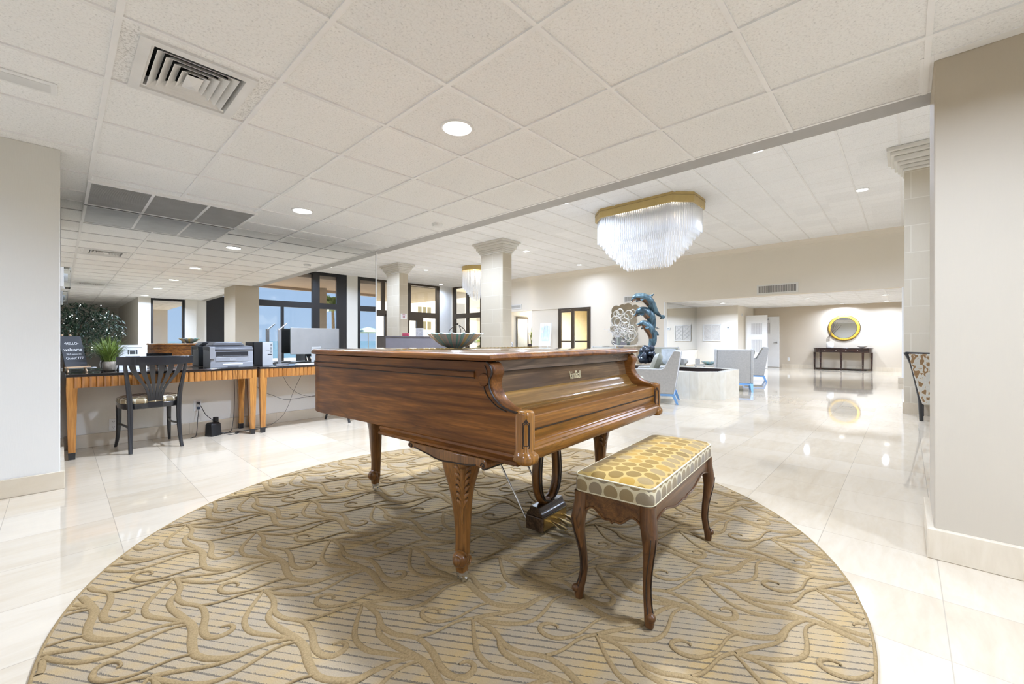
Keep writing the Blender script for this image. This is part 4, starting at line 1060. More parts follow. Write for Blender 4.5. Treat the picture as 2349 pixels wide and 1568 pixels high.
for x, y, lb, p_ in ((15.9,4.72,'rear lounge ceiling light at the left, near the lattice vents',34),(16.0,2.28,'rear lounge ceiling light in the middle front',34),(16.2,.43,'rear lounge ceiling light at right, nearer of the pair',26),(18.7,.46,'rear lounge ceiling light at right, farther of the pair',24),(19.05,1.68,'rear lounge ceiling light above the oval mirror',24)):
    downlight(x, y, ZB, lb, p_, .07)
# smoke detector
t = thing('smoke_detector', 'round white smoke detector on the low ceiling near the fascia', 'smoke detector', (3.03, 4.03, ZL))
b = MB(); b.lathe([(.062,0),(.062,-.012),(.054,-.03),(.03,-.036),(.001,-.037)], 28, cap=False); b.build('body', M['white'], t, smooth=50)
b = MB(); b.torus((0,0,-.004),.064,.004,28,6); b.build('base_ring', M['white'], t, smooth=60)
# louvred square diffuser
def diffuser(cx, cy, label):
    t = thing('ceiling_diffuser', label, 'air vent', (cx, cy, ZL), 0, 'stepped ceiling diffusers')
    hx, hy = .235, .275
    def frame(mb, ax, ay, bx_, by_, z0, z1):
        A = [(-ax,-ay,z0),(ax,-ay,z0),(ax,ay,z0),(-ax,ay,z0)]; B = [(-bx_,-by_,z1),(bx_,-by_,z1),(bx_,by_,z1),(-bx_,by_,z1)]
        mb.loft([A,B], cap=False)
    mtl = flat('diffuser_white', (.74,.73,.71), .4)
    b = MB(); frame(b, hx,hy,hx,hy,.0,-.012); frame(b, hx,hy,hx-.045,hy-.045,-.012,-.012); frame(b, hx-.045,hy-.045,hx-.06,hy-.06,-.012,.05); b.build('flange', mtl, t, smooth=0)
    for k in range(4):
        ax, ay = hx-.068-.036*k, hy-.068-.036*k
        b = MB(); frame(b, ax,ay,ax-.034,ay-.034,-.010,.022); frame(b, ax-.003,ay-.003,ax-.036,ay-.036,-.010,.022); frame(b, ax,ay,ax-.003,ay-.003,-.010,-.010); b.build('louvre', mtl, t, smooth=0)
    b = MB(); b.add([(-.035,-.075,-.008),(.035,-.075,-.008),(.035,.075,-.008),(-.035,.075,-.008),(0,0,-.024)], [(0,1,4),(1,2,4),(2,3,4),(3,0,4),(3,2,1,0)]); b.build('centre_plate', mtl, t, smooth=0)
    b = MB(); frame(b, hx-.05,hy-.05,hx-.05,hy-.05,.03,.16); b.add([(-hx+.05,-hy+.05,.16),(hx-.05,-hy+.05,.16),(hx-.05,hy-.05,.16),(-hx+.05,hy-.05,.16)], [(0,1,2,3)]); b.build('duct_throat', flat('duct_dark', (.03,.03,.03), .8), t, smooth=0)
    return t
diffuser(.478, 2.765, 'large stepped white ceiling diffuser at upper left of the low ceiling')
diffuser(.50, -2.45, 'stepped ceiling diffuser behind the camera, seen in the mirror')
# dust on the tile round the vent is part of the tile: a faint grey ring of lint
lint = Mt('lint_dust'); ln = lint.noise(lint.coord(), 120, 3, .6)
lint.n.remove(lint.p); tr_ = lint.nd('BsdfTransparent'); df = lint.nd('BsdfDiffuse', Color=(.34,.31,.27)); mx = lint.n.new('ShaderNodeMixShader')
lint.l.new(lint.ramp(ln, [(.50,(0,0,0)),(.66,(.12,.12,.12))]), mx.inputs[0]); lint.l.new(tr_.outputs[0], mx.inputs[1]); lint.l.new(df.outputs[0], mx.inputs[2]); lint.l.new(mx.outputs[0], lint.out.inputs[0])
b = MB()
for (x0,x1,y0,y1) in ((.180,.243,2.44,3.04),(.713,.778,2.44,3.04)): b.box(x0,x1,y0,y1,ZL-.0012,ZL-.0006)
struct(b.build('trim_dust', lint.m, smooth=0))
# return air grille: three panels of thin fins
t = thing('return_air_grille', 'grey slatted return air grille in the low ceiling at the mirror', 'air vent', (.80, 5.50, ZL))
b = MB(); hx, hy = .64, .43
for x in (-hx, -hx+.42, -hx+.85, hx-.02): b.box(x, x+.022, -hy, hy, -.024, 0)
b.box(-hx,hx,-hy,-hy+.02,-.0245,0); b.box(-hx,hx,hy-.02,hy,-.0245,0); b.build('frame', M['tee'], t, smooth=0)
b = MB(); b.box(-hx+.01,hx-.01,-hy+.01,hy-.01,-.0135,-.0105); b.build('backing', flat('grille_dark', (.12,.12,.12), .7), t, smooth=0)
b = MB()
for k in range(46): b.cbox((0,-hy+.025+k*.0178,-.018),(2*hx-.03,.0125,.0016),(.5,0,0))
struct(b.build('fin', flat('fin_grey', (.70,.70,.70), .4, .1), t, smooth=0), True)
# slot diffuser at the left
t = thing('slot_diffuser', 'narrow white slot diffuser at the left edge of the ceiling', 'air vent', (-.31, 3.39, ZL))
b = MB(); b.box(-.30,.30,-.075,.075,-.009,0); b.build('frame', M['white'], t, smooth=0, bevel=.003)
b = MB(); b.box(-.275,.275,-.05,.05,-.011,-.008); b.build('face', flat('slot_face', (.66,.66,.65), .4), t, smooth=0)
# ================================================================== the hall
def octo(hx, hy, ch):
    return [(-hx+ch,-hy),(hx-ch,-hy),(hx,-hy+ch),(hx,hy-ch),(hx-ch,hy),(-hx+ch,hy),(-hx,hy-ch),(-hx,-hy+ch)]
def ring_band(mb, o, i, z0, z1):
    n = len(o); mb.loft([[(x,y,z0) for x,y in o],[(x,y,z1) for x,y in o],[(x,y,z1) for x,y in i],[(x,y,z0) for x,y in i],[(x,y,z0) for x,y in o]], cap=False)
gold = flat('gold_frame', (.50,.37,.15), .38, .55)
rodm = Mt('glass_rod'); rodm.P(Base_Color=(.86,.88,.91), Roughness=.15, Alpha=.55, Coat_Weight=.4)
rodm = rodm.m
# large octagonal chandelier
t = thing('chandelier', 'large gold framed chandelier of long clear glass rods, elongated octagon', 'chandelier', (8.46, 4.0, ZH))
HXc, HYc, CHc = .60, 1.08, .30
b = MB(); ring_band(b, octo(HXc,HYc,CHc), octo(HXc-.03,HYc-.03,CHc-.01), -.19, 0); fr = b.build('gold_band', gold, t, smooth=0)
b = MB(); ring_band(b, octo(HXc+.004,HYc+.004,CHc), octo(HXc-.01,HYc-.01,CHc), -.055, -.048); b.build('band_groove', flat('gold_shadow',(.28,.20,.08),.5,.4), fr, smooth=0)
b = MB(); b.prism(octo(HXc-.03,HYc-.03,CHc-.01), 'xy', -.10, -.09); b.build('ceiling_pan', M['steel'], t, smooth=0)
rods = []
tiers = [(0.0,.50),(.04,.55),(.09,.62),(.14,.72),(.19,.80),(.25,.88),(.31,.96),(.37,1.03),(.42,1.09),(.47,1.13)]
for q,(ins,ln_) in enumerate(tiers):
    hx, hy, ch = HXc-.045-ins, HYc-.045-ins*1.25, max(CHc-.02-ins*.55,.03)
    pts = octo(max(hx,.05), hy, min(ch, max(hx,.05)*.7)); per = sum((Vector(pts[i])-Vector(pts[i-1])).length for i in range(8))
    step = .044
    for i in range(8):
        p, c = Vector(pts[i]), Vector(pts[(i+1)%8]); m_ = max(1, int((c-p).length/step))
        for k in range(m_):
            w_ = p + (c-p)*((k+.5)/m_); rods.append((w_.x, w_.y, ln_*random.uniform(.985,1.015), q))
def rod_mesh(mb, x, y, ln_, r=.0085):
    mb.loft([[(x+r*math.cos(PI/3*i), y+r*math.sin(PI/3*i), z) for i in range(6)] for z in (-.17, -.17-ln_+.012)], cap=False)
    mb.add([(x+r*math.cos(PI/3*i), y+r*math.sin(PI/3*i), -.17-ln_+.012) for i in range(6)]+[(x,y,-.17-ln_-.008)], [(i,(i+1)%6,6) for i in range(6)])
near = sorted(rods, key=lambda r_: (r_[3], r_[0] + abs(r_[1])*.0))
front = [r_ for r_ in rods if r_[3] == 0 and (r_[0] < -HXc+.33 or r_[1] < -HYc+.3)]
front += [r_ for r_ in rods if r_[3] >= 8 and r_[0] < 0]
front = front[:100]; fs = set(id(r_) for r_ in front)
for r_ in front:
    b = MB(); rod_mesh(b, 0, 0, r_[2]); o = b.build('glass_rod', rodm, t, smooth=40); o.location = (r_[0], r_[1], 0)
b = MB()
for r_ in rods:
    if id(r_) not in fs: rod_mesh(b, *r_[:3])
struct(b.build('glass_rod', rodm, t, smooth=40), True)
b = MB()
for k in range(-9, 10): b.ball((-HXc+.05, k*.09, -.205), .007, 6, 4)
for r_ in rods:
    if r_[3] == 0: b.ball((r_[0], r_[1], -.186), .010, 6, 4)
struct(b.build('glass_bead', flat('bead_white',(.85,.85,.8),.1), t, smooth=60), True)
for y in (-.6, -.2, .2, .6):
    b = MB(); b.ball((0,y,-.24), (.03,.03,.045), 12, 8); b.build('bulb', emis('warm_bulb',(1,.85,.6),14), t, smooth=60)
    ld = bpy.data.lights.new('bulb_lamp','POINT'); ld.energy = 15*LAMP; ld.shadow_soft_size = .06; ld.color = (1,.88,.72)
    o = bpy.data.objects.new('bulb_lamp', ld); COL.objects.link(o); o.parent = t; o.location = (0,y,-.32)
# round chandelier
t = thing('chandelier', 'smaller round gold banded chandelier, half behind the nearest column', 'chandelier', (10.85, 12.05, ZH))
b = MB(); n = 40; R = .52
ring_band(b, [(R*math.cos(2*PI*i/n),R*math.sin(2*PI*i/n)) for i in range(n)], [((R-.02)*math.cos(2*PI*i/n),(R-.02)*math.sin(2*PI*i/n)) for i in range(n)], -.17, 0); b.build('gold_band', gold, t, smooth=40)
cnt = 0; st = MB()
for q in range(8):
    rr_ = R-.03-.062*q; ln_ = [.62,.72,.80,.88,.95,1.02,1.08,1.12][q]; m_ = max(4, int(2*PI*rr_/.05))
    for i in range(m_):
        a = 2*PI*i/m_; x, y = rr_*math.cos(a), rr_*math.sin(a)
        if q == 0 and (x*.68+y*.73) < .25 and cnt < 60:
            b = MB(); rod_mesh(b, 0, 0, ln_, .009); o = b.build('glass_rod', rodm, t, smooth=40); o.location = (x,y,0); cnt += 1
        else: rod_mesh(st, x, y, ln_, .009)
struct(st.build('glass_rod', rodm, t, smooth=40), True)
ld = bpy.data.lights.new('bulb_lamp','POINT'); ld.energy = 50*LAMP; ld.shadow_soft_size = .08; ld.color = (1,.9,.75)
o = bpy.data.objects.new('bulb_lamp', ld); COL.objects.link(o); o.parent = t; o.location = (0,0,-.25)

# planter with the dolphin bronze
t = thing('planter_box', 'low octagonal marble planter box with dark hollow inside, in the hall', 'planter', (8.56, 3.95, 0))
hx, hy, ch = .80, 1.57, .33
b = MB(); o1, i1 = octo(hx,hy,ch), octo(hx-.13,hy-.13,ch-.05); ring_band(b, o1, i1, 0, .50); b.build('marble_wall', M['stone'], t, smooth=0, bevel=.004)
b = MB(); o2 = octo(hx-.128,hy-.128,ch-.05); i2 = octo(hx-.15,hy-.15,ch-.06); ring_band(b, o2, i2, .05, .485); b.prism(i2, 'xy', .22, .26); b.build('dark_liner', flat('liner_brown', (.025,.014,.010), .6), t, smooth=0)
pat = Mt('verdigris_bronze'); pv = pat.noise(pat.coord(scale=(1,1,.6)), 9, 6, .65, .8)
pat.P(Base_Color=pat.ramp(pv, [(.30,(.022,.026,.028)),(.46,(.055,.095,.115)),(.58,(.10,.175,.21)),(.72,(.20,.31,.35))]), Roughness=.38, Metallic=.3); pat = pat.m
bel = flat('bronze_belly', (.17,.085,.04), .35, .5)
D0 = 8.95; a_ = math.radians(YAW); FW = Vector((math.cos(a_), math.sin(a_), 0)); RTV = Vector((math.sin(a_), -math.cos(a_), 0))
SB = Vector((8.52, 4.0, 0))
statue = thing('dolphin_sculpture', 'blue green bronze of three leaping dolphins on a dark rock in the planter', 'sculpture', (SB.x, SB.y, .264))
def sp3(x, y, dep=0):
    """a point of the sculpture: x across, y up (both from its drawing), dep = its own depth"""
    s_ = (x-800)/7.84*.00920; z = 2.05 - (y-120)/7.84*.00920
    p = RTV*s_ + FW*dep; return Vector((p.x, p.y, z-.26))
def dolphin(name, ctrl, dep, fluke, fin, flip, up=None):
    n = len(ctrl); path = smooth_path([sp3(x,y,dep[0]+(dep[1]-dep[0])*k/(n-1)) for k,(x,y,r) in enumerate(ctrl)],5)
    rad = interp([r*1.2/7.84*.0092 for _,_,r in ctrl],5)
    b = MB(); b.tube(path, rad, 14, flat=1.0, up=tuple(FW)); o = b.build('dolphin', pat, statue, smooth=80)
    b = MB()   # belly: a lighter underside hugging the lower flank
    m0, m1 = 2, int(len(path)*.62); rg = []
    for k in range(m0, m1):
        tg = (path[min(k+1,len(path)-1)]-path[k-1]).normalized(); nb_ = tg.cross(FW).normalized()
        if nb_.z > 0: nb_ = -nb_
        ww = rad[k]*1.01; rg.append([path[k] + nb_*ww*math.cos(q) + FW*ww*math.sin(q) for q in (-1.15,-.8,-.4,0,.4,.8,1.15)])
    b.loft(rg, cap=False, close=False); b.build('belly', bel, o, smooth=80)
    p0 = path[0]; tg = (p0 - path[4]).normalized()
    b = MB()
    b.tube([p0-tg*.03, p0+tg*.03+Vector((0,0,.010)), p0+tg*.085+Vector((0,0,.012))], [.030,.020,.008], 8); b.build('upper_beak', pat, o, smooth=70)
    b = MB(); b.tube([p0-tg*.03+Vector((0,0,-.020)), p0+tg*.02+Vector((0,0,-.032)), p0+tg*.065+Vector((0,0,-.040))], [.024,.016,.007], 8); b.build('lower_beak', bel, o, smooth=70)
    def blade(pts, w_, th_): 
        rg = []; 
        for (q, hw) in zip(pts, w_): 
            rg.append([q+RTV*hw, q+FW*th_, q-RTV*hw, q-FW*th_])
        return rg
    (fx,fy),(tx,ty) = fin
    b = MB(); b.loft(blade([sp3(fx,fy,dep[0]), sp3((fx*2+tx)/3,(fy*2+ty)/3,dep[0]), sp3(tx,ty,dep[0])], [.07,.045,.006], .012)); b.build('dorsal_fin', pat, o, smooth=60)
    (cx,cy),(ax,ay),(bx_,by_) = fluke
    b = MB()
    for (ex,ey) in ((ax,ay),(bx_,by_)):
        c_, e_ = sp3(cx,cy,dep[1]), sp3(ex,ey,dep[1]+ (.06 if ex > cx else -.06)); d_ = (e_-c_); pr_ = d_.cross(FW).normalized()
        b.loft([[c_+d_*q+pr_*hw, c_+d_*q+FW*.012, c_+d_*q-pr_*hw, c_+d_*q-FW*.012] for q,hw in ((-.05,.035),(.4,.045),(.8,.028),(1,.006))])
    b.build('tail_fluke', pat, o, smooth=60)
    (px,py),(qx,qy) = flip
    b = MB()
    for sd in (-1,1):
        c_, e_ = sp3(px,py,dep[0]-.10*sd), sp3(qx,qy,dep[0]-.18*sd); d_ = e_-c_; pr_ = RTV
        b.loft([[c_+d_*q+pr_*hw, c_+d_*q+FW*.010, c_+d_*q-pr_*hw, c_+d_*q-FW*.010] for q,hw in ((0,.05),(.5,.04),(1,.006))])
    b.build('flipper', pat, o, smooth=60)
dolphin('d', [(505,215,26),(545,185,46),(620,178,58),(700,190,64),(780,235,70),(850,310,64),(910,400,48),(980,480,28),(1060,535,14)], (-.12,.05), ((1060,538),(1140,525),(1072,570)), ((790,175),(868,128)), ((640,225),(600,262)))
dolphin('d', [(605,470,26),(640,435,48),(700,425,66),(770,450,76),(835,520,76),(872,600,58),(888,690,42),(890,780,20)], (.06,.0), ((890,790),(790,792),(1008,868)), ((820,410),(880,390)), ((680,480),(650,520)))
dolphin('d', [(650,665,26),(690,655,48),(750,680,66),(810,740,76),(855,820,70),(880,900,62),(880,980,58),(855,1060,48),(800,1140,34),(720,1195,18)], (-.02,.02), ((720,1200),(612,1232),(700,1240)), ((900,730),(1000,752)), ((745,720),(720,760)))
b = MB()
rnd = random.Random(3)
for k in range(46):
    q = rnd.random(); y = 1100+240*q; x = 800 + rnd.uniform(-1,1)*(60+110*q) - 20*q
    b.ball(sp3(x, y, rnd.uniform(-.16,.16)*(.4+q*.6)), (rnd.uniform(.04,.085),rnd.uniform(.04,.085),rnd.uniform(.05,.10)), 8, 5)
b.build('rock', flat('dark_rock_bronze', (.045,.055,.07), .3, .5, .6, 25), statue, smooth=60)
b = MB(); b.cyl((0,0,.10), .24, .20, 24); b.build('plinth', flat('plinth_brown', (.03,.016,.012), .5), statue, smooth=40)

# armchairs
fab = flat('silver_grey_upholstery', (.43,.42,.40), .75, var=.08, vs=40, Sheen_Weight=.3)
fab_in = flat('sage_upholstery', (.36,.35,.27), .8, var=.08, vs=40)
blue = flat('chair_base_blue', (.20,.40,.72), .35)  # one even blue for the armchair rails and legs
def armchair(loc, rz, label):
    t = thing('armchair', label, 'armchair', loc, rz, None)
    w = .36
    prof = [(.08,.17),(-.03,.86),(-.02,.885),(.06,.895),(.09,.885),(.24,.60),(.28,.585),(.70,.585),(.735,.57),(.745,.54),(.72,.49),(.60,.455),(.56,.43),(.55,.17)]
    for sx in (-1,1):
        b = MB(); b.prism(prof, 'yz', sx*w-.045*(sx>0)-0, sx*w+.045*(sx<0)); b.build('side_panel', fab, t, smooth=50, bevel=.012, seg=3)
    b = MB(); b.prism([(.09,.17),(-.02,.87),(.08,.885),(.24,.42),(.24,.17)], 'yz', -w+.045, w-.045); b.build('backrest', fab, t, smooth=40, bevel=.012, seg=3)
    b = MB(); b.prism([(.235,.41),(.075,.87),(.10,.86),(.26,.41)], 'yz', -w+.046, w-.046); b.build('inner_back', fab_in, t, smooth=40)
    b = MB(); b.box(-w+.05,w-.05,.20,.70,.17,.42); b.build('seat', fab_in, t, smooth=40, bevel=.03, seg=3)
    b = MB(); b.box(-w+.01,w-.01,.08,.10,.135,.17); b.box(-w+.01,w-.01,.53,.55,.135,.17); b.box(-w+.005,-w+.03,.08,.55,.135,.17); b.box(w-.03,w-.005,.08,.55,.135,.17); b.build('base_rail', blue, t, smooth=0)
    for sx in (-1,1):
        for y0, dy in ((.095,-.07),(.53,.03)):
            x = sx*(w-.03); b = MB(); b.loft([[(x-r+sx*o_,y0+dy*q-r,z),(x+r+sx*o_,y0+dy*q-r,z),(x+r+sx*o_,y0+dy*q+r,z),(x-r+sx*o_,y0+dy*q+r,z)] for z,r,o_,q in ((.17,.028,0,0),(0,.016,.01,1))]); b.build('leg', blue, t, smooth=0)
    return t
def throw_pillow(loc, rz, label, mat, tilt=.34, s=.22):
    b = MB(); n = 9; rings = []
    for k in range(-4,5):
        q = k/4; rings.append([])
    vs, fs = [], []
    for sd in (1,-1):
        base = len(vs)
        for i in range(n):
            for j in range(n):
                u, v_ = -1+2*i/(n-1), -1+2*j/(n-1); th_ = .075*((1-u**4)*(1-v_**4))**.6
                pin = 1-.06*(u*u*v_*v_)
                vs.append((u*s*pin, sd*th_, v_*s*pin))
        for i in range(n-1):
            for j in range(n-1):
                a = base+i*n+j; fs.append((a,a+1,a+n+1,a+n))
    b.xf = Matrix.Translation((0,0,s)) @ Matrix.Rotation(tilt,4,'X'); b.add(vs, fs)
    o = b.build('throw_pillow', mat, None, smooth=80); o.location = loc; o.rotation_euler = (0,0,rz)
    return tag(o, label, 'pillow')
pm1 = flat('satin_sage', (.28,.28,.23), .4, var=.1, vs=12); pm2 = flat('satin_blue_grey', (.42,.46,.48), .4, var=.1, vs=12)
armchair((7.31, 2.86, 0), .34, 'grey armchair with sage pillow just beyond the right end of the piano')
throw_pillow((7.18, 3.23, .425), .34, 'sage satin pillow on the armchair nearest the piano', pm1)
armchair((9.56, 2.62, 0), -1.25, 'grey armchair with its back to the end of the marble planter')
armchair((12.60, 2.66, 0), .26, 'grey armchair with dark pillow right of the planter, furthest right of the grey ones')
throw_pillow((12.50, 3.03, .425), .26, 'dark sage pillow on the furthest right grey armchair', pm1)
armchair((11.35, 4.85, 0), 2.3, 'grey armchair facing the planter, behind the chair nearest the piano')
throw_pillow((11.07, 4.59, .425), 2.3, 'pale blue grey pillow on the armchair behind the sculpture rock', pm2)
armchair((11.1, 6.6, 0), 2.0, 'blue grey armchair back showing between the piano lid and the sculpture')
# coffee table with a glass dish
t = thing('coffee_table', 'low grey coffee table between the armchairs beyond the planter', 'table', (11.55, 3.72, 0))
b = MB(); b.box(-.36,.36,-.30,.30,.40,.44); b.build('table_top', flat('table_grey', (.5,.49,.45), .3), t, smooth=0, bevel=.004)
for sx in (-1,1):
    for sy in (-1,1):
        b = MB(); b.box(sx*.32-.02,sx*.32+.02,sy*.26-.02,sy*.26+.02,0,.40); b.build('leg', M['blackwood'], t, smooth=0)
b = MB(); b.lathe([(.05,0),(.09,.01),(.15,.045),(.19,.075),(.18,.08),(.14,.055),(.02,.025)], 32); o = b.build('glass_dish', bm_.m, None, smooth=60); o.location = (11.48,3.74,.44); tag(o, 'wide glass dish on the coffee table beyond the planter', 'dish')
b = MB()
for k in range(16): 
    a = k*.42; b.ball((.15*math.cos(a)*(.5+.03*k), .12*math.sin(a), .02+.015*math.sin(k*1.7)+.02), .02, 8, 5)
o = b.build('bead_garland', flat('dark_bead', (.05,.03,.02), .3), None, smooth=60); o.location = (11.75,3.58,.44); tag(o, 'dark bead garland heaped beside the glass dish', 'beads')
b = MB(); b.lathe([(.05,0),(.06,.05),(.055,.15),(.045,.155)], 20); o = b.build('stone_candle', fab, None, smooth=50); o.location = (11.27,3.95,.44); tag(o, 'small grey round candle holder on the coffee table', 'candle holder')

# right edge: patterned chair
t = thing('patterned_chair', 'chair with brown branch patterned back and black frame at the pier edge', 'chair', (7.78, -.42, 0), math.radians(4))
pf = Mt('branch_fabric'); pw_ = pf.nd('TexWave', Scale=7, Distortion=10, Detail=4); pw_.inputs['Detail Scale'].default_value = 1.6; pf.l.new(pf.coord(scale=(1,1.6,1)), pw_.inputs['Vector'])
pf.P(Base_Color=pf.ramp(pw_.outputs[0], [(.25,(.24,.14,.06)),(.42,(.45,.33,.19)),(.5,(.58,.55,.46)),(.8,(.50,.48,.42))]), Roughness=.7); pf = pf.m
b = MB(); b.prism([(.50,.90),(.30,.90),(.28,.36),(.335,.20),(.345,.20)], 'yz', -.05, .5); 
b = MB(); pr = [(.40,.885),(-.3,.885),(-.25,.22),(.265,.22),(.29,.30)]
b.prism(pr, 'yz', -.03, .03); b.build('back_panel', pf, t, smooth=0, bevel=.01)
b = MB(); b.tube(smooth_path([(-.0,.43,.905),(-.0,.37,.75),(0,.315,.45),(0,.285,.28),(0,.28,.16),(.0,.275,0)],4), interp([.022,.02,.02,.024,.024,.02],4), 8); b.tube([(0,.43,.89),(0,-.3,.87)], .022, 8); b.build('black_frame', M['blackwood'], t, smooth=50)
b = MB(); b.box(.03,.6,-.28,.26,.26,.44); b.build('seat', pf, t, smooth=0, bevel=.02)
for x,y in ((.55,.22),(.55,-.24),(0,-.24)):
    b = MB(); b.box(x-.02,x+.02,y-.02,y+.02,0,.27); b.build('leg', M['blackwood'], t, smooth=0)

# far wall pieces
def wall_grille(y0, y1, z0, z1, label, n=28):
    t = thing('wall_grille', label, 'air vent', (XF, (y0+y1)/2, (z0+z1)/2), 0)
    hy, hz = (y1-y0)/2, (z1-z0)/2
    b = MB(); ring = [(-hy,-hz),(hy,-hz),(hy,hz),(-hy,hz)]; ins = [(-hy+.04,-hz+.04),(hy-.04,-hz+.04),(hy-.04,hz-.04),(-hy+.04,hz-.04)]
    for k in range(4):
        p,q,r_,s_ = ring[k],ring[(k+1)%4],ins[(k+1)%4],ins[k]
        b.add([(-.02,*p),(-.02,*q),(-.02,*r_),(-.02,*s_),(0,*p),(0,*q),(0,*r_),(0,*s_)], [(0,1,2,3),(0,4,5,1),(2,6,7,3)])
    b.build('frame', M['wall_light'], t, smooth=0)
    b = MB(); b.box(-.006,-.002,-hy+.03,hy-.03,-hz+.03,hz-.03); b.build('backing', flat('grille_shadow', (.05,.045,.04), .7), t, smooth=0)
    b = MB()
    for k in range(n): y = -hy+.05+(2*hy-.1)*k/(n-1); b.box(-.016,-.006,y-.006,y+.006,-hz+.04,hz-.04)
    struct(b.build('fin', M['wall_light'], t, smooth=0), True)
    return t
wall_grille(2.22, 3.26, 2.43, 2.71, 'long louvred wall grille above the rear lounge opening', 36)
wall_grille(6.62, 7.62, 2.45, 2.70, 'dark wall grille behind the topmost dolphin', 32)
wall_grille(12.66, 13.5, 2.49, 2.70, 'wall grille just right of the nearest column', 28)
# ring art mirror
t = thing('ring_mirror', 'wall mirror art of overlapping silver rings left of the dolphins', 'mirror', (XF, 7.58, 1.62))
slv = flat('silver_leaf', (.78,.76,.70), .25, .6)
rnd = random.Random(11)
b = MB()
for y in [-.36,-.12,.12,.36]:
    for z in [-.56,-.32,-.08,.16,.40,.58]:
        R_ = rnd.uniform(.15,.21); cy, cz = y+rnd.uniform(-.05,.05), z+rnd.uniform(-.05,.05)
        b.cyl((-.008+rnd.uniform(-.003,.003),cy,cz), R_, .006, 28, 'x')
b.build('mirror_disc', M['mirror'], t, smooth=30)
for k in range(24):
    R_ = rnd.uniform(.09,.20); cy, cz = rnd.uniform(-.36,.36), rnd.uniform(-.58,.58)
    g = MB(); g.torus((-.03,cy,cz), R_, .019, 28, 8, 'x', sq=(1,1)); g.build('ring', slv, t, smooth=60)
# side table, vase and white branches below it
t = thing('side_table', 'pale console below the ring mirror on the far wall', 'table', (13.85, 7.55, 0))
b = MB(); b.box(-.2,.3,-.75,.75,.86,.90); b.build('table_top', M['stone'], t, smooth=0)
b = MB(); b.box(-.15,.25,-.68,-.60,0,.86); b.box(-.15,.25,.60,.68,0,.86); b.build('leg', M['wall_deep'], t, smooth=0)
vs_m = flat('mercury_glass', (.36,.42,.44), .12, .8)
b = MB(); b.lathe([(.05,0),(.06,.02),(.085,.15),(.105,.28),(.10,.28),(.07,.1)], 24); v1 = b.build('metal_vase', vs_m, None, smooth=50); v1.location = (13.82, 7.62, .90); tag(v1, 'tapered silver vase holding white branches below the ring mirror', 'vase')
wb = flat('white_branch', (.80,.79,.80), .6)
b = MB(); rnd = random.Random(5)
for k in range(17):
    a = rnd.uniform(-1.25,1.1); ln_ = rnd.uniform(.35,.85); p0 = Vector((0,0,.2)); p1 = Vector((rnd.uniform(-.1,.12), math.sin(a)*ln_*.9, .25+math.cos(a)*ln_*.75)); mid = (p0+p1)/2+Vector((0,0,.05))
    b.tube([p0,mid,p1], [.005,.004,.002], 5)
    for q in range(9): 
        c_ = mid+(p1-mid)*rnd.random()+Vector((rnd.uniform(-.05,.05),rnd.uniform(-.06,.06),rnd.uniform(-.05,.05))); b.ball(c_, rnd.uniform(.007,.016), 6, 4)
o = b.build('white_branches', wb, None, smooth=60); o.location = (13.82,7.62,.92); tag(o, 'spray of white blossom branches in front of the ring mirror', 'branches')
# glass doors to the side room
t = thing('glass_door', 'bronze framed glass doors with one leaf ajar on the far wall', 'door', (XF, 9.84, 0))
def leaf(mb, gl, y0, y1, z0, z1):
    mb.box(-.02,.03,y0,y0+.09,z0,z1); mb.box(-.02,.03,y1-.09,y1,z0,z1); mb.box(-.02,.03,y0,y1,z1-.10,z1); mb.box(-.02,.03,y0,y1,z0,z0+.2); mb.box(-.02,.03,y0,y1,1.0,1.06)
    gl.box(.0,.008,y0+.09,y1-.09,z0+.2,z1-.10)
b, gl = MB(), MB(); b.box(-.03,.12,-.80,-.74,0,2.39); b.box(-.03,.12,.71,.77,0,2.39); b.box(-.03,.12,-.80,.77,2.33,2.39); fr_ = b.build('door_frame', M['bronze'], t, smooth=0)
b, gl = MB(), MB(); leaf(b, gl, -.02,.71,0,2.32); lf = b.build('door_leaf', M['bronze'], t, smooth=0); gl.build('pane', M['glass'], lf, smooth=0)
b, gl = MB(), MB(); leaf(b, gl, 0,.74,0,2.32); lf = b.build('door_leaf', M['bronze'], t, smooth=0); gl.build('pane', M['glass'], lf, smooth=0)
h_ = MB(); h_.tube([(-.05,.62,.85),(-.05,.62,1.25)], .014, 8); h_.build('pull_handle', M['steel'], lf, smooth=50)
lf.location = (0,-.74,0); lf.rotation_euler = (0,0,math.radians(52))
# easel board in the hall
t = thing('poster_easel', 'white easel holding a pale blue poster board by the far wall', 'easel', (13.75, 10.95, 0), .2)
b = MB(); b.cbox((0,0,1.32),(.02,.52,.95),(0,.14,0)); bd = b.build('poster_board', M['white'], t, smooth=0)
po = Mt('poster_print'); nz = po.noise(po.coord(), 3, 3); po.P(Base_Color=po.ramp(nz,[(.35,(.80,.86,.88)),(.5,(.52,.66,.74)),(.65,(.66,.70,.62))]), Roughness=.4)
b = MB(); b.cbox((-.012,0,1.36),(.004,.40,.62),(0,.14,0)); b.build('poster_picture', po.m, bd, smooth=0)
b = MB(); b.tube([(-.16,.24,0),(.02,.05,1.75)], .012, 6); b.tube([(-.16,-.24,0),(.02,-.05,1.75)], .012, 6); b.tube([(.42,0,0),(.03,0,1.7)], .012, 6); b.build('easel_leg', M['white'], t, smooth=50)
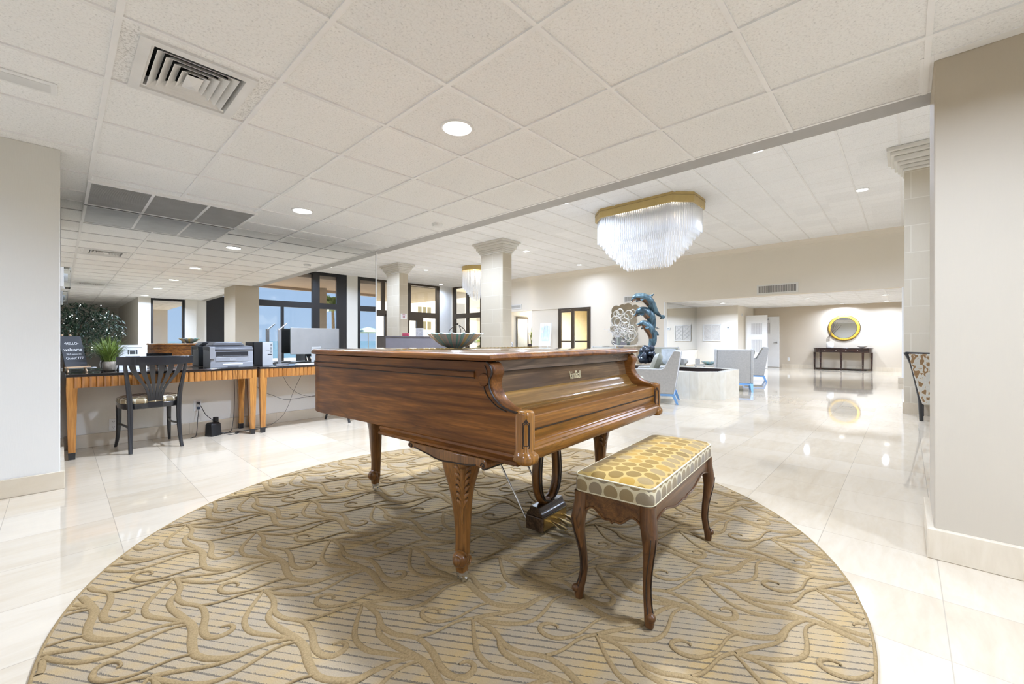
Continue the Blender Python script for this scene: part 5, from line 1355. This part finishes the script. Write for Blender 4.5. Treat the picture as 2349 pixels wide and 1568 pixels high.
# alcove plant and sconce
t = thing('snake_plant', 'tall upright yellow green plant in a dark square pot in the alcove', 'plant', (14.75, 12.45, 0))
b = MB(); b.loft([[(-r,-r,z),(r,-r,z),(r,r,z),(-r,r,z)] for z,r in ((0,.13),(.92,.18))]); b.build('pot', flat('pot_dark', (.04,.03,.03), .5), t, smooth=0)
blades(60, .10, .90, .20, .022, flat('snake_leaf', (.26,.30,.06), .5, var=.5, vs=8), 'leaves', t, z0=.86, droop=.1)
t = thing('wall_sconce', 'glowing white wall sconce in the far alcove', 'wall lamp', (15.69, 13.0, 1.72))
b = MB(); b.ball((-.06,0,0), (.06,.12,.26), 14, 8); b.build('shade', emis('sconce_glow', (1,.97,.9), 3.0), t, smooth=70)
b = MB(); b.box(-.02,.008,-.05,.05,-.08,.08); b.build('wall_plate', M['white'], t, smooth=0)
ld = bpy.data.lights.new('sconce_lamp','POINT'); ld.energy = 18*LAMP; ld.shadow_soft_size = .08; ld.color = (1,.95,.86)
o = bpy.data.objects.new('sconce_lamp', ld); COL.objects.link(o); o.parent = t; o.location = (-.22,0,.1)
downlight(16.2, 10.0, 2.9, 'added ceiling light inside the warm side room behind the glass doors', 110)  # this lamp and the next are added to brighten the side room
downlight(16.4, 8.2, 2.9, 'second added ceiling light deeper in the side room behind the glass doors', 60)
t = thing('alcove_doorframe', 'narrow dark framed pane at the left side of the alcove', 'door', (15.0, 13.34, 0))
b = MB(); b.box(-.42,-.36,-.03,0,0,2.15); b.box(.36,.42,-.03,0,0,2.15); b.box(-.42,.42,-.03,0,2.1,2.18); dfm = b.build('frame', M['bronze'], t, smooth=0)
b = MB(); b.box(-.36,.36,-.012,-.004,0,2.1); b.build('pane', flat('pale_blind', (.72,.73,.70), .3), t, smooth=0)
t = thing('scroll_chair', 'chair back with grey scroll print right of the nearest column', 'chair', (12.9, 12.35, 0), .3)
sc = Mt('scroll_print'); sw = sc.nd('TexVoronoi', Scale=12, _feature='DISTANCE_TO_EDGE'); sc.l.new(sc.coord(), sw.inputs['Vector']); sc.P(Base_Color=sc.ramp(sw.outputs[0], [(.06,(.10,.11,.14)),(.12,(.60,.60,.60))]), Roughness=.7)
b = MB(); b.prism([(-.25,.45),(-.30,1.0),(.30,1.0),(.25,.45)], 'yz', -.05, .03); b.build('backrest', sc.m, t, smooth=0, bevel=.02)
b = MB(); b.box(-.05,.5,-.26,.26,.38,.48); b.build('seat', sc.m, t, smooth=0, bevel=.02)
for x in (-.02,.46):
    for y in (-.22,.22):
        b = MB(); b.box(x-.02,x+.02,y-.02,y+.02,0,.38); b.build('leg', M['blackwood'], t, smooth=0)
# thermostats and lattice vents in the lounge
def thermo(loc, rz, label):
    t = thing('thermostat', label, 'thermostat', loc, rz)
    b = MB(); b.box(-.075,.075,-.025,0,-.05,.05); b.build('case', M['white'], t, smooth=0, bevel=.008)
    b = MB(); b.box(-.035,.035,-.027,-.024,-.02,.03); b.build('display', flat('lcd_grey', (.25,.26,.24), .3), t, smooth=0)
thermo((17.299, 4.93, 1.55), -PI/2, 'white thermostat on the rear lounge wall right of the lattice vent')
t = thing('lattice_vent', 'square white lattice vent with diamond pattern on the lounge wall', 'air vent', (17.299, 5.52, 1.37), -PI/2)
b = MB(); s_ = .33
for (x0,x1,z0,z1) in ((-s_,s_,s_-.035,s_),(-s_,s_,-s_,-s_+.035),(-s_,-s_+.035,-s_,s_),(s_-.035,s_,-s_,s_),(-.012,.012,-s_,s_)): b.box(x0,x1,-.022,0,z0,z1)
b.build('frame', M['wall_light'], t, smooth=0)
b = MB()
for cx in (-.155,.155):
    for q in (-.16,0,.16):
        b.cbox((cx,-.012,q),(.33,.008,.010),(0,.75,0)); b.cbox((cx,-.012,q),(.33,.008,.010),(0,-.75,0))
b.build('lattice', M['wall_light'], t, smooth=0)
b = MB(); b.box(-s_+.02,s_-.02,-.005,-.001,-s_+.02,s_-.02); b.build('backing', flat('vent_grey', (.56,.52,.46), .6), t, smooth=0)
t = thing('wall_alarm', 'small white alarm box above the open louvred door', 'alarm', (17.75, 4.599, 2.05), 0)
b = MB(); b.box(-.07,.07,-.04,0,-.05,.05); b.build('case', M['white'], t, smooth=0, bevel=.008)
b = MB(); b.box(-.025,.025,-.044,-.04,-.02,.025); b.build('strobe', M['crystal'], t, smooth=0)
# white doors
def louvre_door(loc, rz, w_, h_, vents, label, handle=None):
    t = thing('louvred_door', label, 'door', loc, rz)
    b = MB(); b.box(0,w_,-.04,0,0.01,h_); b.build('leaf', M['white'], t, smooth=0, bevel=.003)
    for (x0,x1,z0,z1) in vents:
        f = MB()
        for (a0,a1,c0,c1) in ((x0-.04,x1+.04,z1,z1+.04),(x0-.04,x1+.04,z0-.04,z0),(x0-.04,x0,z0,z1),(x1,x1+.04,z0,z1)): f.box(a0,a1,-.052,-.04,c0,c1)
        fo = f.build('vent_frame', M['white'], t, smooth=0)
        f = MB(); f.box(x0,x1,-.042,-.0402,z0,z1); f.build('vent_backing', flat('door_vent_grey', (.30,.29,.29), .6), fo, smooth=0)
        f = MB(); n = 12
        for k in range(n): x = x0+(x1-x0)*(k+.5)/n; f.box(x-.010,x+.006,-.05,-.042,z0,z1)
        f.build('vent_slat', M['white'], fo, smooth=0)
    if handle:
        f = MB(); f.cyl((handle[0],-.055,handle[1]),.03,.03,16,'y'); f.tube([(handle[0],-.07,handle[1]),(handle[0]-.10,-.07,handle[1])],.011,8); f.build('lever_handle', M['steel'], t, smooth=50)
    return t
louvre_door((XR-.004, 4.60, 0), -PI/2, .92, 2.02, [(.20,.60,1.35,1.78)], 'white door with one louvre and a lever handle on the back wall', (.83,.98))
louvre_door((18.2, 4.56, 0), -PI/2+.02, .74, 2.03, [(.20,.56,1.30,1.72),(.20,.56,.62,1.10)], 'white door leaf with two louvres standing open before the back wall')
b = MB(); b.box(XR-.10,XR-.052,4.05,4.16,1.90,1.94); o = b.build('door_closer', M['black'], None); tag(o, 'small black closer at the top of the far white door', 'door closer')
# console with oval mirror
dk = wood('dark_mahogany', [(.012,.006,.004),(.028,.012,.009),(.05,.02,.014)], 'y', 1.0, .22, .6)
t = thing('console_table', 'dark curved console table with small drawers below the oval mirror', 'table', (19.22, 1.70, 0))
def plan(hy, dpt, n=24):
    pts = [(.24, hy)] + [(.24-(dpt)*math.sin(PI*k/(2*8))**.8, hy-.30*(1-math.cos(PI*k/(2*8)))) for k in range(1,9)]
    pts += [(x,-y) for x,y in pts[::-1]]; return pts
b = MB(); b.prism(plan(.865,.47), 'xy', .775, .80); b.build('table_top', dk, t, smooth=40, bevel=.003)
b = MB(); b.prism(plan(.845,.45), 'xy', .64, .775); ap = b.build('apron', dk, t, smooth=40)
for y in (-.30,.30):
    b = MB(); b.box(-.222,-.208,y-.26,y+.26,.655,.765); d_ = b.build('drawer', dk, t, smooth=0, bevel=.002)
    g = MB()
    for q in (-.16,.16): g.ball((-.23,y+q,.71),.016,8,5)
    g.build('knob', M['chrome'], d_, smooth=60)
for y,x in ((-.82,.18),(-.60,-.15),(0,-.19),(.60,-.15),(.82,.18)):
    b = MB(); b.loft([[(x-r,y-r,z),(x+r,y-r,z),(x+r,y+r,z),(x-r,y+r,z)] for z,r in ((.64,.034),(.03,.022),(0,.024))]); b.build('leg', dk, t, smooth=0)
b = MB(); b.prism(plan(.80,.40), 'xy', .04, .065); b.build('stretcher_shelf', dk, t, smooth=40)
t = thing('oval_mirror', 'round mirror with broad yellow gold rim above the console', 'mirror', (XR, 1.66, 1.52))
gm2 = Mt('gold_leaf_rim'); tc = gm2.n.new('ShaderNodeTexCoord'); ss = gm2.nd('SeparateXYZ'); gm2.l.new(tc.outputs['Object'], ss.inputs[0]); an = gm2.math('ARCTAN2', ss.outputs[1], ss.outputs[2]); ln = gm2.math('LESS_THAN', gm2.math('FRACT', gm2.math('MULTIPLY', an, 6.4)), .12)
gm2.P(Base_Color=gm2.mix(ln, (.60,.36,.04), (.38,.20,.02)), Roughness=.35, Metallic=.2)
b = MB(); n = 56
rg = []
for r_, x in ((.37,-.012),(.375,-.03),(.415,-.042),(.455,-.03),(.465,-.008),(.465,0)): rg.append([(x, r_*math.cos(2*PI*i/n), r_*math.sin(2*PI*i/n)) for i in range(n)])
b.loft(rg, cap=False); b.build('gold_rim', gm2.m, t, smooth=50)
b = MB(); b.cyl((-.010,0,0), .375, .012, 48, 'x'); b.build('mirror_glass', M['mirror'], t, smooth=30)
b = MB(); b.torus((-.012,0,0), .466, .008, 56, 6, 'x'); b.torus((-.030,0,0), .374, .007, 56, 6, 'x'); b.build('dark_edge', dark_line, t, smooth=60)
b = MB(); b.lathe([(.07,0),(.10,.012),(.108,.05),(.108,.17),(.085,.20),(.045,.212),(.05,.235),(.04,.235),(.03,.20)], 24); v2 = b.build('ceramic_jar', flat('white_ceramic', (.85,.85,.84), .5, var=.12, vs=40), None, smooth=50); v2.location = (19.15, 2.03, .80); tag(v2, 'white textured jar with bare twigs on the console', 'jar')
b = MB(); rnd = random.Random(9)
for k in range(9):
    a = rnd.uniform(-.9,.35); ln_ = rnd.uniform(.45,.78); b.tube(smooth_path([(0,0,.1),(rnd.uniform(-.02,.03),-a*.12,.3),(rnd.uniform(-.05,.05),a*.30,.2+ln_)],4), .0035, 5)
o = b.build('bare_twigs', flat('twig_brown', (.10,.07,.05), .8), None, smooth=60); o.location = (19.15,2.03,.82); tag(o, 'thin bare twigs rising from the white jar', 'twigs')
b = MB(); b.lathe([(.04,0),(.06,.01),(.12,.045),(.155,.085),(.148,.085),(.10,.045),(.01,.02)], 28); o = b.build('white_bowl', M['white'], None, smooth=60); o.location = (19.15,1.12,.80); tag(o, 'shallow white bowl on the right of the console', 'bowl')
# reception counters, sign and pink box
cg = flat('counter_slate', (.165,.155,.175), .5, var=.05)
def counter(x0, x1, y0, y1, z, label):
    t = thing('reception_counter', label, 'counter', ((x0+x1)/2,(y0+y1)/2,0), 0)
    hx, hy = (x1-x0)/2, (y1-y0)/2
    b = MB(); b.box(-hx,hx,-hy,hy,0,z-.04); b.build('body', cg, t, smooth=0)
    b = MB(); b.box(-hx-.03,hx+.03,-hy-.03,hy+.03,z-.04,z); b.build('worktop', flat('counter_top', (.10,.09,.10), .3), t, smooth=0)
counter(6.6, 8.30, 11.3, 11.9, 1.20, 'slate grey reception counter left of the farther column')
counter(9.6, 12.0, 14.6, 15.2, 1.24, 'slate grey counter between the columns, behind the glass bowl')
t = thing('display_frame', 'small white framed notice standing on the left reception counter', 'frame', (8.00, 11.6, 1.2), -.75)
b = MB(); b.box(-.13,.13,-.01,.01,0,.27); f_ = b.build('frame', M['white'], t, smooth=0)
b = MB(); b.box(-.10,.10,-.0125,-.009,.035,.235); b.build('notice', flat('notice_grey', (.62,.62,.64), .5, var=.3, vs=40), f_, smooth=0)
b = MB(); b.box(-.10,.10,-.06,.06,0,.10); o = b.build('pink_box', flat('pink_card', (.62,.10,.16), .5), None, bevel=.01); o.location = (7.45,11.55,1.2); o.rotation_euler = (0,0,-.7); tag(o, 'small pink box on the left reception counter', 'box')
t = thing('column_notice', 'small white notice with a round red mark on the farther column', 'sign', (8.60, 13.47-.002, 1.95))
b = MB(); b.box(-.13,.13,-.006,0,-.10,.10); pl = b.build('plate', M['white'], t, smooth=0)
b = MB(); b.torus((0,-.008,-.02), .035, .010, 20, 6, 'y'); b.box(-.06,.06,-.0075,-.005,.05,.068); b.build('mark', flat('notice_red', (.42,.10,.16), .5), pl, smooth=0)
# luggage trolley in front of the corner glass
t = thing('luggage_trolley', 'dark arched luggage trolley by the corner windows', 'trolley', (12.9, 15.6, 0), .6)
b = MB(); b.box(-.5,.5,-.28,.28,.18,.24); b.build('platform', M['black'], t, smooth=0)
for s_ in (-.27,.27):
    b = MB(); b.tube(smooth_path([(-.46,s_,.24),(-.46,s_,1.2),(-.38,s_,1.55),(0,s_*.3,1.78),(.38,s_,1.55),(.46,s_,1.2),(.46,s_,.24)],5), .018, 8); b.build('arch', M['bronze'], t, smooth=60)
for x in (-.4,.4):
    for y in (-.2,.2):
        b = MB(); b.cyl((x,y,.09),.09,.04,16,'y'); b.build('wheel', M['black'], t, smooth=40)
b = MB(); b.ball((0,0,1.85), .05, 10, 6); b.build('finial', M['bronze'], t, smooth=60)
# ================================================================== plants outdoors and the lit ficus seen in the mirror
def palm(loc, h, fr_n, fl, label, trunk_r=.10, seed=1):
    rnd = random.Random(seed)
    t = thing('palm_tree', label, 'palm', loc)
    b = MB(); b.tube(smooth_path([(0,0,0),(.05,.02,h*.5),(.0,.05,h)],5), interp([trunk_r*1.2,trunk_r,trunk_r*.8],5), 10); b.build('trunk', flat('palm_bark', (.30,.22,.12), .8, var=.3, vs=20), t, smooth=60)
    b = MB()
    for k in range(fr_n):
        a = 2*PI*k/fr_n + rnd.uniform(-.2,.2); el = rnd.uniform(.1,1.3); L_ = fl*rnd.uniform(.8,1.1)
        sp_ = []
        for q in range(9):
            s_ = q/8*L_; r_ = s_*math.cos(el)*(1-.15*q/8)+.02; z = h + s_*math.sin(el) - .55*(q/8)**2*L_
            sp_.append(Vector((r_*math.cos(a), .05+r_*math.sin(a), z)))
        b.tube(sp_, [.014-.0014*q for q in range(9)], 5)
        for q in range(1, 28):
            f_ = q/28*7.9; i = int(f_); p_ = sp_[i].lerp(sp_[i+1], f_-i); d_ = (sp_[i+1]-sp_[i]).normalized(); sd_ = d_.cross(Vector((0,0,1))).normalized()
            ll = L_*.34*math.sin(PI*min(.12+q/30,1))
            for sg in (-1,1):
                e_ = p_ + (sd_*sg*.8+d_*.7)*ll + Vector((0,0,-.35*ll)); w_ = d_*.018
                b.add([p_-w_, p_+w_, p_.lerp(e_,.6)+w_*.8, e_, p_.lerp(e_,.6)-w_*.8], [(0,1,2,3,4)])
    b.build('fronds', flat('palm_green', (.20,.26,.05), .5, var=.5, vs=3), t, smooth=0, recalc=False)
palm((11.2, -13.4, -.03), 3.1, 28, 1.5, 'yellow green palm beyond the sea windows, seen in the mirror', seed=2)
palm((16.2, 16.8, -.15), 1.0, 24, 1.5, 'low palm just outside the corner windows, left', .12, 3)
palm((17.4, 13.6, -.15), .9, 24, 1.4, 'low palm outside the corner windows, behind the column', .12, 4)
palm((17.6, 18.2, -.15), .8, 20, 1.3, 'low palm at the outer corner of the glazing', .12, 5)
palm((14.0, 31.0, -.15), 4.2, 30, 2.6, 'sunlit tall palm past the entrance, left of the farther column', .18, 6)
t = thing('patio_umbrella', 'pale green patio umbrella on the sea terrace, seen in the mirror', 'umbrella', (13.1, -12.6, -.03))
b = MB(); b.lathe([(.02,1.95),(.75,1.74),(1.45,1.6),(1.45,1.57),(.75,1.7),(.02,1.9)], 8, cap=False); b.build('canopy', flat('canopy_green', (.30,.45,.42), .7), t, smooth=0)
b = MB(); b.cyl((0,0,.95),.025,1.9,10); b.build('pole', M['steel'], t, smooth=40); b = MB(); b.cyl((0,0,.05),.28,.10,20); b.build('base', M['black'], t, smooth=30)
t = thing('patio_chair', 'dark wicker patio chair on the terrace, seen in the mirror', 'chair', (9.6, -9.3, -.03), .4)
b = MB(); b.box(-.32,.32,-.3,.3,.30,.42); b.build('seat', M['black'], t, bevel=.03); b = MB(); b.cbox((0,.28,.70),(.70,.07,.60),(-.15,0,0)); b.build('backrest', M['black'], t, bevel=.03)
for x in (-.28,.28):
    for y in (-.26,.26):
        b = MB(); b.box(x-.025,x+.025,y-.025,y+.025,0,.31); b.build('leg', M['black'], t, smooth=0)
for x,y,l in ((5.4,-11.2,'dark green lantern post on the terrace, left one in the mirror'),(9.9,-13.5,'dark lantern post beyond the patio chair in the mirror')):
    t = thing('lantern_post', l, 'lamp post', (x,y,-.03))
    b = MB(); b.cyl((0,0,.55),.035,1.1,10); b.build('post', flat('verdigris', (.05,.10,.10), .5), t, smooth=40)
    b = MB(); b.lathe([(.05,1.1),(.10,1.16),(.11,1.38),(.13,1.40),(.06,1.5),(.01,1.6)], 8); b.build('lantern_head', flat('verdigris', (.05,.10,.10), .5), t, smooth=20)
# ficus hung with string lights
t = thing('ficus_tree', 'bushy dark green indoor tree hung with white string lights, in the mirror', 'tree', (.30, -2.2, 0))
rnd = random.Random(21)
b = MB(); b.lathe([(.20,0),(.26,.02),(.30,.42),(.27,.44),(.24,.38)], 20); b.build('pot', flat('pot_grey', (.25,.24,.23), .5), t, smooth=50)
b = MB(); b.tube([(0,0,.3),(.03,.02,.8),(0,0,1.3)], [.04,.035,.03], 8)
for k in range(8): b.tube([(0,0,.8+.06*k),(rnd.uniform(-.4,.4),rnd.uniform(-.4,.4),1.2+.08*k)], [.015,.006], 5)
b.build('trunk', flat('ficus_bark', (.14,.10,.07), .8), t, smooth=60)
b = MB(); lightsp = []
for k in range(2600):
    a = rnd.uniform(0,2*PI); u = rnd.uniform(-1,1); r_ = rnd.random()**.33
    c_ = Vector((.80*r_*math.sqrt(1-u*u)*math.cos(a), .62*r_*math.sqrt(1-u*u)*math.sin(a), 1.32+.66*r_*u))
    d_ = Vector((rnd.uniform(-1,1),rnd.uniform(-1,1),rnd.uniform(-.9,.2))).normalized(); s_ = d_.cross(Vector((0,0,1))).normalized(); ln_ = rnd.uniform(.07,.12); w_ = ln_*.2
    b.add([c_, c_+d_*ln_*.5+s_*w_, c_+d_*ln_+Vector((0,0,-.02)), c_+d_*ln_*.5-s_*w_], [(0,1,2,3)])
    if k % 44 == 0: lightsp.append(c_)
b.build('foliage', flat('ficus_leaf', (.018,.042,.022), .4, var=.5, vs=4), t, smooth=0, recalc=False)
b = MB()
for c_ in lightsp: b.ball(c_*1.0+Vector((0,.03,0)), .008, 6, 4)
b.build('string_lights', emis('fairy_light', (.85,.93,1.0), 12), t, smooth=60)
